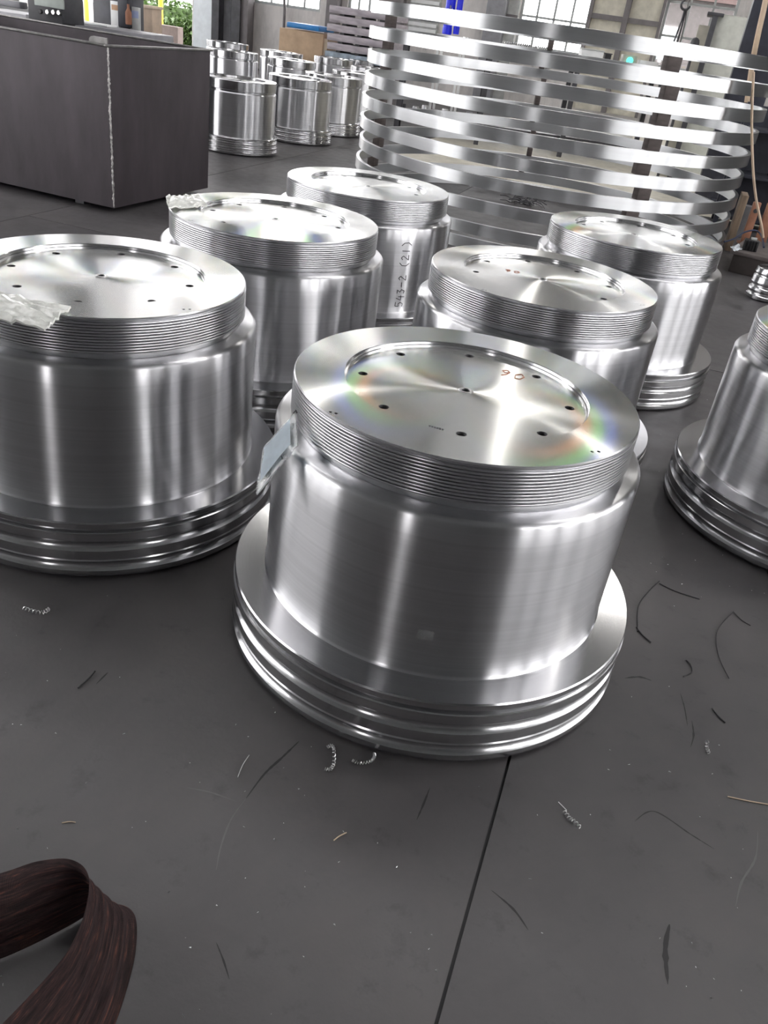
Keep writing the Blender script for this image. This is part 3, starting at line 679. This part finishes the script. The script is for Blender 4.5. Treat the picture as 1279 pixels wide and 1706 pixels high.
# crate, slabs
cr = thing('cardboard_crate', 'brown cardboard crate with a blue cover in front of the stained wall', 'crate', aty(508, 95, 19.6).xy.to_3d(), 0)
adopt(cr, pb('crate_side', 470, 546, 52, 110, 19.6, .8, CARD, z0=0.), pb('crate_flap', 512, 545, 62, 100, 19.58, .02, mat('pale_cardboard', (.66, .55, .42), .8), bev=.001))
cv_ = pb('crate_cover', 484, 541, 41, 50, 19.55, .85, BLUE, bev=.02); adopt(cr, cv_)
tz = aty(600, 98, 18.9).z
slabx = pxspan(551, 668, 40, 50, 18.9)
SW = [0, 0, 0, 0, 0, 1, 1]; hs_, gp = .125, .035; ztop = aty(590, 14, 18.9).z
sn = ['top', 'second', 'third', 'fourth', 'fifth', 'sixth', 'lowest']
names = ['top', 'second from the top', 'third from the top', 'middle', 'fifth from the top', 'sixth from the top, blue-grey', 'lowest, blue-grey']
for k in range(7):
    z1 = ztop-k*(hs_+gp); xs = slabx[0].x + (.02*math.sin(k*2.1))
    tag(boxo('steel_slab', (xs, slabx[0].y+.4, z1-hs_/2), (slabx[1], .75, hs_), SLABB if SW[k] else SLABM, None, RZ, .008), f'long grey slab in the stack by the crate, {names[k]}', 'slab', 'stacked slabs beside the crate')
    for j, fx in enumerate((-.30, -.02, .24)):
        tag(boxo('slab_spacer', (xs+fx*slabx[1]+.05*math.sin(k+j), slabx[0].y+.32-fx*slabx[1]*.25, z1-hs_-gp/2), (.09, .62, gp), RUBBER, None, RZ), ('left', 'middle', 'right')[j] + f' dark spacer under the {sn[k]} slab beside the crate', 'spacer', 'dark spacers between the slabs')
zl = ztop-6*(hs_+gp)-hs_-gp
pal = thing('slab_pallet', 'dark base carrying the stack of long slabs', 'pallet', (slabx[0].x, slabx[0].y+.4, 0), RZ)
boxo('pallet_deck', (0, 0, zl-.04), (slabx[1], .7, .08), BRN, pal)
for fx in (-.4, 0, .4): boxo('pallet_leg', (fx*slabx[1], 0, (zl-.08)/2), (.12, .7, zl-.08), BRN, pal)

# two blue drums on a white stand behind the rings
for x0, x1, lb in ((741, 757, 'bright blue drum with a white triangle mark behind the top ring'), (759.5, 769.5, 'narrow bright blue drum right of the marked one behind the top ring')):
    c, w, zt, zb = pxspan(x0, x1, -18, 58, 17.2); t = thing('blue_drum', lb, 'drum', (c.x, 17.2+w/2, zb), 0); r = w/2; h = zt-zb
    cyl('drum_body', (0, 0, 0), r, h, VBLUE, t, 28, prof=[(.001, 0), (r*.9, 0), (r, .015), (r, .10), (r*.93, .12), (r*.93, .14), (r, .16), (r, h*.9), (r*.6, h), (.001, h)])
    if x1 < 758:
        def emb(pts, nm):
            bm = bmesh.new(); vs = [bm.verts.new((x, -math.sqrt(max(1e-6, (r+.003)**2-x*x)), z)) for x, z in pts]; f = bm.faces.new(vs); bmesh.ops.solidify(bm, geom=[f], thickness=.002)
            link(nm, mesh(nm, bm), t, WHITE)
        z0 = aty(749, 12, 17.2).z-zb
        emb([(-.05, z0-.05), (-.02, z0-.05), (-.035, z0-.01)], 'emblem_bar'); emb([(-.015, z0-.05), (.015, z0-.05), (.015, z0+.02), (-.01, z0+.035)], 'emblem_bar'); emb([(.02, z0-.05), (.05, z0-.05), (.035, z0+.0)], 'emblem_bar')
        emb([(-.05, z0-.075), (.05, z0-.075), (.05, z0-.065), (-.05, z0-.065)], 'emblem_line')
st = thing('white_stand', 'white stand under the blue drums', 'stand', (aty(753, 62, 17.1).x, 17.25, 0), RZ)
zb = aty(750, 58.5, 17.2).z; boxo('stand_top', (0, .06, zb-.03), (.50, .36, .05), WHITE, st)
for sx in (-1, 1):
    for sy in (-1, 1): boxo('stand_leg', (sx*.21, .06+sy*.14, (zb-.055)/2), (.04, .04, zb-.055), WHITE, st)

# hook and slings
hk = thing('crane_hook', 'steel crane hook with hanging sling ropes in front of the right window', 'hook', aty(1142, 8, 12.5), 0)
o0 = aty(1142, 8, 12.5); hp = []
for k in range(15):
    a = R(100+k*18); hp.append(o0+Vector((.055*math.cos(a), 0, .055*math.sin(a))))
h1 = tubeo('hook', [aty(1144, -12, 12.5)]+hp, .014, DGREY, None, 8)
rp = [tubeo('sling_rope', [aty(1141, 14, 12.5), aty(1135, 35, 12.5), aty(1122, 70, 12.5), aty(1116, 95, 12.5)], .011, DGREY), tubeo('sling_rope', [aty(1143, 14, 12.52), aty(1136, 42, 12.52), aty(1128, 70, 12.52), aty(1124, 95, 12.52)], .011, DGREY)]
h2 = tubeo('hoist_chain', [aty(1149, -30, 12.5), aty(1147, 0, 12.5), aty(1140, 40, 12.55), aty(1131, 75, 12.55)], .008, RIMM)
h3 = tubeo('hoist_rope', [aty(1144, -12, 12.5), Vector((aty(1144, -12, 12.5).x, 12.5, ZC-.02))], .012, DGREY)
adopt(hk, h1, h2, h3, *rp)

# cabinet, pillar, hose on the right
cab = thing('machine_cabinet', 'light grey machine cabinet with a dark edge behind the ring stack at right', 'cabinet', aty(1210, 80, 13.5).xy.to_3d(), 0)
adopt(cab, pb('cabinet_body', 1196, 1246, 26, 90, 13.5, .6, mat('cabinet_grey', (.50, .51, .46), .5), z0=0., bev=.03), pb('cabinet_edge', 1188, 1197, 26, 90, 13.48, .6, DGREY, z0=0.), pb('cabinet_lower', 1166, 1190, 43, 90, 13.7, .5, mat('cabinet_tan', (.45, .43, .36), .5), z0=0.), pb('cabinet_top', 1188, 1215, 22, 28, 13.47, .6, DGREY))
q = aty(1158, 69, 13.2); ln = thing('dark_dome', 'small dark dome beside the grey cabinet', 'machine', (q.x, q.y, 0)); cyl('dome', (0, 0, q.z-.05), .06, .1, DGREY, ln, 20, prof=[(.001, 0), (.06, 0), (.06, .03), (.05, .07), (.03, .09), (.001, .1)]); cyl('dome_post', (0, 0, 0), .02, q.z-.05, DGREY, ln, 10)
nv = thing('navy_column', 'dark navy steel column at the right edge behind the rings', 'column', aty(1262, 150, 11.6).xy.to_3d(), 0)
adopt(nv, pb('column_shaft', 1212, 1276, 60, 300, 11.6, .45, NAVY, z0=0., z1=5.5), pb('column_base', 1206, 1284, 290, 310, 11.5, .6, NAVY, z0=0., z1=.06))
tag(tubeo('tan_hose', spline([aty(1279, -20, 11.2), aty(1272, 15, 11.2), aty(1263, 55, 11.2), aty(1254, 100, 11.25), aty(1244, 170, 11.3)], 6), .032, TAN), 'thick tan hose hanging down the navy column', 'hose')

# painted lane on the floor behind the rings
e0 = tohall(onz(655, 262, 0)); lane = hbox('painted_lane', e0[0]-.25, e0[0]+5.2, 10.9, VB-.6, .0002, .004, CREAM); adopt(base, lane)

# ---------------------------------------------------------------- workbench and clutter seen through the rings
def hcoil(name, label, c, r, turns, L, wire, ang, m=SILVER):
    pts = [(-L/2+L*k/(turns*14), r*math.cos(k*2*math.pi/14), r*math.sin(k*2*math.pi/14)) for k in range(turns*14+1)]
    bm = bmesh.new(); tube(bm, pts, wire, 5); return tag(link(name, mesh(name, bm, 60), None, m, c, (0, 0, ang)), label, 'spring')
BY = 14.2; bz = aty(900, 96, BY).z
q0, q1 = aty(660, 90, BY), aty(1128, 100, BY)
wb = thing('workbench', 'long grey workbench behind the ring stack covered in small metal parts', 'workbench', ((q0.x+q1.x)/2, BY+.4, 0), 0)
WL = q1.x-q0.x
boxo('bench_top', (0, 0, bz-.03), (WL, .9, .06), MID, wb, 0, .005)
for fx in (-.47, -.16, .16, .47):
    for fy in (-.36, .36): boxo('bench_leg', (fx*WL, fy, (bz-.06)/2), (.07, .07, bz-.06), DGREY, wb)
boxo('bench_shelf', (0, .05, .28), (WL-.1, .7, .03), DGREY, wb)
def onbench(px, dy=.15): return Vector((aty(px, 95, BY+dy).x, BY+dy, bz))
for k, (x, lb) in enumerate(((846, 'leftmost'), (872, 'middle'), (901, 'rightmost'))):
    p = onbench(x, .1); hcoil('steel_spring', f'{lb} of three bright coil springs lying on the bench', p+Vector((0, 0, .075)), .065, 7, .22, .010, .1-.1*k)
sz = ('large', 'wide', 'small', 'low', 'dark', 'tall', 'thin', 'broad')
for k, x in enumerate((668, 690, 708, 728, 748, 772, 795, 820)):
    p = onbench(x, .12+.05*(k % 3)); r = (.05, .07, .045, .08, .05, .06, .04, .07)[k]; h = (.10, .07, .08, .05, .09, .12, .07, .08)[k]
    tag(cyl('turned_bushing', p, r, h, (SILVER, MID, SILVER, SILVER, DGREY, SILVER, MID, SILVER)[k], None, 24, prof=[(r*.55, 0), (r, 0), (r, h*.4), (r*.85, h*.45), (r*.85, h), (r*.55, h), (r*.5, h*.5)]), f'{sz[k]} turned bushing on the bench, number {k+1} counted from the left end', 'bushing', 'bushings on the bench')
def bb(name, label, cat, x0, x1, hgt, dep, m, lid=None, dy=.1):
    a, b = onbench(x0, dy), onbench(x1, dy); w = b.x-a.x; t = thing(name, label, cat, ((a.x+b.x)/2, BY+dy+dep/2, bz), 0)
    boxo('box_body', (0, 0, hgt/2), (w, dep, hgt), m, t, 0, .006)
    if lid: boxo('box_lid', (0, 0, hgt+.008), (w+.02, dep+.02, .016), lid, t, 0, .004)
    return t
bb('white_bin', 'white plastic bin on the bench behind the rings', 'bin', 966, 1004, .19, .25, WHITE, LGREY)
bb('black_case', 'small black case beside the white bin on the bench', 'case', 1008, 1018, .17, .2, RUBBER, DGREY)
cbx = bb('control_box', 'grey control box with a lit green lamp on the bench', 'control box', 1038, 1062, .20, .2, mat('box_olive', (.45, .45, .38), .5))
w_ = onbench(1050, .1); g_ = cyl('green_lamp', (0, -.105, .13), .045, .02, emit('green_lamp_lit', (.05, .9, .65), 2.5), cbx, 20); g_.rotation_euler = (R(90), 0, 0)
lbx = bb('white_box', 'white carton with dark lettering on the bench', 'box', 1068, 1100, .16, .22, WHITE)
for k in range(6): boxo('lettering', (-.10+.035*k, -.112, .03+.004*(k % 3)), (.02, .002, .025), INK, lbx)
bb('yellow_box', 'small yellow box at the right end of the bench', 'box', 1110, 1122, .14, .14, YEL, WHITE)
bb('blue_tray', 'flat blue tray beside the grey control box on the bench', 'tray', 1021, 1036, .05, .3, BLUE, None, .0)
# low things on the floor behind and inside the stack
for k, (x, y, lb) in enumerate(((838, 178, 'leftmost'), (878, 184, 'second'), (918, 189, 'third'), (958, 193, 'last'))):
    p = onz(x, y+26, 0); p = Vector((p.x, min(p.y, 15.5), 0)); p.x = aty(x, y, p.y).x
    hcoil('swarf_coil', f'{lb} of four bright swarf coils on the floor behind the rings', p+Vector((0, 0, .125)), .11, 7, .26, .012, .1*k)
p = onz(1022, 208, .25); wr = cyl('white_ring', (p.x, p.y, .0), .4, .3, WHITE, None, 48, prof=[(.20, .0), (.42, 0), (.43, .02), (.43, .27), (.41, .30), (.22, .30), (.20, .28), (.20, .02)])
tag(wr, 'white thick ring lying on the floor behind the stack', 'ring')
for k, (x, y, m) in enumerate(((668, 196, DGREY), (690, 198, SILVER), (705, 199, SILVER), (722, 203, MID), (738, 205, SILVER), (756, 207, DGREY), (778, 210, MID))):
    p = onz(x, y, 0); tag(cyl('steel_stub', p, .075+.01*(k % 3), .26-.03*(k % 2), m, None, 20, prof=[(.001, 0), (.08, 0), (.08, .10), (.062, .11), (.062, .22-.03*(k % 2)), (.055, .24-.03*(k % 2)), (.001, .24-.03*(k % 2))]), f'short {("dark", "bright", "bright slim", "dull", "bright stout", "black", "grey")[k]} steel stub on the floor behind the stack', 'steel stub', 'short stubs behind the stack')
for k, (x, y) in enumerate(((962, 240), (985, 243), (1010, 247), (1034, 250))):
    p = onz(x, y, 0); r = .085; tag(cyl('grey_bush', p, r, .14, SILVER if k % 2 else MID, None, 24, prof=[(.04, 0), (r, 0), (r, .06), (r*.9, .07), (r*.9, .14), (.05, .14), (.04, .12)]), f'grey metal bush on the floor inside the stack, {("leftmost", "second", "third", "rightmost")[k]} of four', 'bush', 'bushes inside the stack')
bm = bmesh.new(); rnd = random.Random(4)
for k in range(40):
    c = Vector((rnd.gauss(0, .10), rnd.gauss(0, .07), rnd.uniform(.004, .05))); d = Vector((rnd.uniform(-1, 1), rnd.uniform(-1, 1), rnd.uniform(-.1, .3))).normalized()*rnd.uniform(.04, .11)
    tube(bm, [c-d, c+Vector((0, 0, .012)), c+d], .004, 4)
p = onz(873, 340, 0); tag(link('swarf_heap', mesh('swarf_heap', bm), None, DGREY, p), 'heap of dark metal swarf on the floor inside the ring stack', 'swarf', kind='stuff')

# ---------------------------------------------------------------- low platform and clutter at the right edge
c0 = onz(1212, 452, 0); pz = aty(1213, 415, c0.y).z
pf = thing('low_platform', 'low dark brown platform at the right edge beside the glands', 'platform', c0, RZ-R(12))
PB = mat('brown_black_steel', (.075, .062, .058), .6, .2, .3, 5)
boxo('platform_body', (1.2, .36, (pz-.03)/2), (2.4, .72, pz-.03), PB, pf, 0, .006); boxo('platform_top', (1.2, .36, pz-.015), (2.46, .78, .03), mat('platform_top', (.14, .12, .115), .5, .2, .3), pf, 0, .004)
p = onz(1250, 419, pz); tr = thing('transformer', 'small black ribbed electrical box on the low platform', 'electrical box', (p.x, p.y+.05, pz), RZ)
boxo('box_core', (0, 0, .045), (.12, .09, .09), RUBBER, tr, 0, .006)
for k in range(5): boxo('cooling_rib', (-.048+.024*k, -.05, .045), (.008, .014, .08), RUBBER, tr)
boxo('terminal_cap', (.01, 0, .1), (.05, .04, .02), LGREY, tr, 0, .004)
tag(tubeo('cable', spline([onz(1206, 403, pz+.01), onz(1222, 398, pz+.02), onz(1240, 387, pz+.04), onz(1258, 384, pz+.04), onz(1268, 393, pz+.02), onz(1272, 412, pz+.012)], 7), .008, mat('navy_cable', (.02, .03, .07), .4)), 'dark blue cable curving over the low platform', 'cable')
bag('plastic_bag', 'pale bluish plastic scrap lying on the low platform', onz(1216, 412, pz+.004), onz(1230, 408, pz+.004), onz(1236, 416, pz+.004), onz(1221, 419, pz+.004), .018, BAGB, 6.6, .003, 10)
tag(tubeo('thin_hose', spline([aty(1255, 120, 7.1), aty(1252, 200, 7.1), aty(1254, 280, 7.1), aty(1259, 330, 7.1), aty(1268, 375, 7.1), aty(1271, 396, 7.1)], 6), .010, TAN), 'thin yellowish hose hanging down beside the ring stack', 'hose')
for a, b, t_, bt, Y, lb in ((1250, 1262, 336, 372, 8.9, 'left'), (1272, 1290, 338, 380, 9.2, 'right')):
    c, w, zt, zb = pxspan(a, b, t_, bt, Y); g = thing('rusty_bracket', f'{lb} one of two rusty orange bracket plates behind the low platform', 'bracket', (c.x, Y, 0), RZ+.2, 'rusty brackets')
    boxo('bracket_plate', (0, 0, zt/2), (w, .05, zt), ORA, g, 0, .006); h_ = cyl('bracket_hole', (0, -.026, zt-.08), .022, .004, RUBBER, g, 14, .001); h_.rotation_euler = (R(90), 0, 0)
    boxo('bracket_foot', (0, .06, .012), (w, .16, .024), ORA, g, 0, .004)
c, w, zt, zb = pxspan(1229, 1236, 322, 375, 8.6); o = boxo('wooden_board', (c.x, 8.6, zt/2+.003), (.06, .30, zt), mat('raw_board', (.18, .13, .09), .8, noise_amt=.3, stretch=(6, 6, .6)), None, RZ, .004); o.rotation_euler = (0, .0, RZ); tag(o, 'upright wooden board behind the low platform', 'board')
p = aty(1241, 352, 9.4); g = cyl('grey_roll', (p.x, 9.4, .0), .075, p.z+.06, mat('grey_felt', (.12, .12, .125), .8), None, 20); tag(g, 'dark grey roll standing behind the rusty brackets', 'roll')
rk = thing('dark_rack', 'dark steel rack standing at the right edge behind the clutter', 'rack', (aty(1290, 300, 9.9).x, 10.0, 0), RZ)
for sx in (-.45, .45):
    for sy in (-.25, .25): boxo('rack_post', (sx, sy, .62), (.05, .05, 1.24), NAVY, rk)
for z in (.12, .55, 1.0): boxo('rack_shelf', (0, 0, z), (.95, .56, .03), NAVY, rk)
boxo('rack_back', (0, .27, .62), (.9, .01, 1.2), NAVY, rk)
# small grooved part
p = onz(1279, 505, 0); prof = [(.001, 0), (.135, 0), (.15, .012), (.152, .03)] + arc_in(.152, .035, .075, .014, 5) + [(.148, .085)] + arc_in(.146, .09, .13, .014, 5) + [(.142, .14), (.140, .17)] + arc_in(.138, .175, .2, .008, 4) + [(.132, .215), (.13, .235), (.125, .24), (.06, .24), (.058, .20), (.001, .20)]
sp_ = thing('grooved_spool', 'small grooved steel spool on the floor at the right edge', 'machined part', (p.x+.01, p.y+.12, 0)); link('spool_body', mesh('spool_body', lathe(prof, 56), 26), sp_, FLANGE)
boxo('white_strip', (-.03, 0, .30), (.012, .05, .20), WHITE, sp_, .4, .002)

# ---------------------------------------------------------------- swarf, straws and marks on the plate floor
def bits(name, label, cat, pts, r, m, n=6):
    return tag(tubeo(name, pts, r, m, None, n), label, cat)
def pxline(pts, z=.003, sub=6): return spline([onz(x, y, z) for x, y in pts], sub)
def curl(path, rad, label, turns=16, wire=.0011):
    P = pxline(path, rad+.0015, 12); out = []; n = len(P)
    for i, q in enumerate(P):
        a = 2*math.pi*turns*i/n; t = (P[min(i+1, n-1)]-P[max(i-1, 0)]).normalized(); s_ = t.cross(Vector((0, 0, 1)))
        out.append(q+s_*rad*math.cos(a)+Vector((0, 0, rad*math.sin(a))))
    fine = spline(out, 3); return bits('swarf_curl', label, 'metal swarf', fine, wire, SILVER, 5)
curl([(545, 1245), (552, 1242), (556, 1250), (556, 1270), (551, 1281), (541, 1281)], .0035, 'beaded curl of steel swarf left of the flange foot of the nearest gland')
curl([(587, 1267), (600, 1271), (617, 1268), (623, 1262), (623, 1255)], .0035, 'beaded curl of steel swarf touching the flange of the nearest gland')
curl([(40, 1013), (55, 1018), (72, 1020), (82, 1014)], .005, 'curl of swarf on the floor below the left-edge gland', 9)
curl([(1010, 765), (1014, 768)], .003, 'tiny curl of swarf by the rim of the nearest gland', 4) if False else None
curl([(940, 1352), (948, 1362), (956, 1368), (966, 1378)], .004, 'dark curl of swarf on the bare floor at lower right', 7)
curl([(1178, 1235), (1177, 1245), (1180, 1254)], .004, 'short bright swarf knot right of the nearest gland', 5)
for pts, lb, m, r in (([(556, 1400), (565, 1393), (577, 1387)], 'short straw-coloured sliver in front of the nearest gland', TAN, .0014), ([(1212, 1327), (1245, 1334), (1285, 1341)], 'long straw-coloured sliver at the right edge of the floor', TAN, .0014),
        ([(396, 1295), (404, 1275), (415, 1258)], 'thin pale sliver left of the nearest gland', SILVER, .0010), ([(103, 1371), (115, 1369), (126, 1370)], 'tiny yellowish sliver on the floor at left', TAN, .0011),
        ([(1062, 1052), (1063, 1010), (1080, 985), (1098, 968)], 'dark wire bent in an arc on the floor at right', RUBBER, .0018), ([(1098, 972), (1125, 985), (1165, 998)], 'straight dark wire beside the bent one', RUBBER, .0016),
        ([(1060, 1045), (1070, 1058), (1084, 1070)], 'short thick dark sliver below the bent wire', RUBBER, .0022), ([(1214, 1130), (1196, 1090), (1195, 1050), (1222, 1018)], 'long thin dark wire arc near the right edge', RUBBER, .0012),
        ([(1222, 1020), (1235, 1033), (1250, 1042)], 'short dark wire at the top of the long arc', RUBBER, .0014), ([(1138, 1127), (1152, 1120), (1150, 1108), (1143, 1100)], 'dark squiggle of wire right of the nearest gland', RUBBER, .0018),
        ([(1186, 1180), (1196, 1193), (1208, 1204)], 'short dark chip below the squiggle', RUBBER, .0018), ([(130, 1146), (148, 1130), (158, 1118)], 'dark forked chip on the floor at left', RUBBER, .0022),
        ([(930, 1336), (944, 1350)], 'thin pale sliver above the dark curl', SILVER, .0009)):
    bits('metal_sliver', lb, 'metal sliver', pxline(pts, r+.0008), r, m)
bm = bmesh.new(); rnd = random.Random(11)
for k in range(170):
    q = onz(rnd.uniform(-20, 1290), rnd.uniform(980, 1706), 0) if k < 120 else onz(rnd.uniform(1080, 1279), rnd.uniform(560, 1000), 0)
    if min(math.hypot(q.x-g_.location.x, q.y-g_.location.y) for g_ in (gF, gL, gE, gD, gC)) < .57: continue
    d = rnd.uniform(.0008, .0026); v = [bm.verts.new(q+Vector((rnd.uniform(-d, d)*1.5, rnd.uniform(-d, d)*1.5, rnd.uniform(.0004, d*1.4)))) for _ in range(4)]
    for f in ((0, 1, 2), (0, 1, 3), (0, 2, 3), (1, 2, 3)): bm.faces.new([v[i] for i in f])
tag(link('metal_crumbs', mesh('metal_crumbs', bm, 10), None, SILVER), 'tiny bright metal crumbs scattered over the dark floor', 'swarf', kind='stuff')
SCR_D = mat('dark_scratch', (.014, .013, .014), .6); SCR_L = mat('pale_scratch', (.10, .098, .098), .5)
for pts, w_, m in (([(498, 1235), (470, 1262), (440, 1290), (410, 1330)], .006, SCR_D), ([(410, 1330), (385, 1365), (368, 1410), (360, 1450)], .003, SCR_L), ([(716, 1312), (706, 1338), (694, 1366)], .004, SCR_D), ([(818, 1483), (855, 1515), (880, 1550)], .004, SCR_D),
        ([(360, 1570), (372, 1600), (382, 1632)], .003, SCR_D), ([(310, 1312), (350, 1320), (395, 1336)], .003, SCR_L), ([(1057, 1368), (1090, 1352), (1150, 1390), (1190, 1415)], .0035, SCR_D), ([(1262, 1385), (1258, 1430), (1235, 1470), (1225, 1510)], .004, SCR_L),
        ([(1133, 1155), (1140, 1180), (1145, 1210)], .003, SCR_D), ([(1152, 1200), (1155, 1225), (1150, 1245)], .004, SCR_D), ([(1115, 1540), (1108, 1580), (1112, 1640)], .010, SCR_D), ([(1040, 1130), (1065, 1128), (1085, 1134)], .006, SCR_D), ([(160, 1140), (180, 1120)], .004, SCR_D)):
    P = pxline(pts, .0, 8); bm = bmesh.new(); prev = None; n = len(P)
    for i, q in enumerate(P):
        t = (P[min(i+1, n-1)]-P[max(i-1, 0)]).normalized(); s_ = t.cross(Vector((0, 0, 1)))*w_*.5*(.15+math.sin(math.pi*i/(n-1)))*(.7+.6*random.random())
        cur = (bm.verts.new(q+s_+Vector((0, 0, .0003))), bm.verts.new(q-s_+Vector((0, 0, .0003))))
        if prev: bm.faces.new((prev[0], prev[1], cur[1], cur[0]))
        prev = cur
    adopt(base, link('scratch', mesh('scratch', bm), None, m))
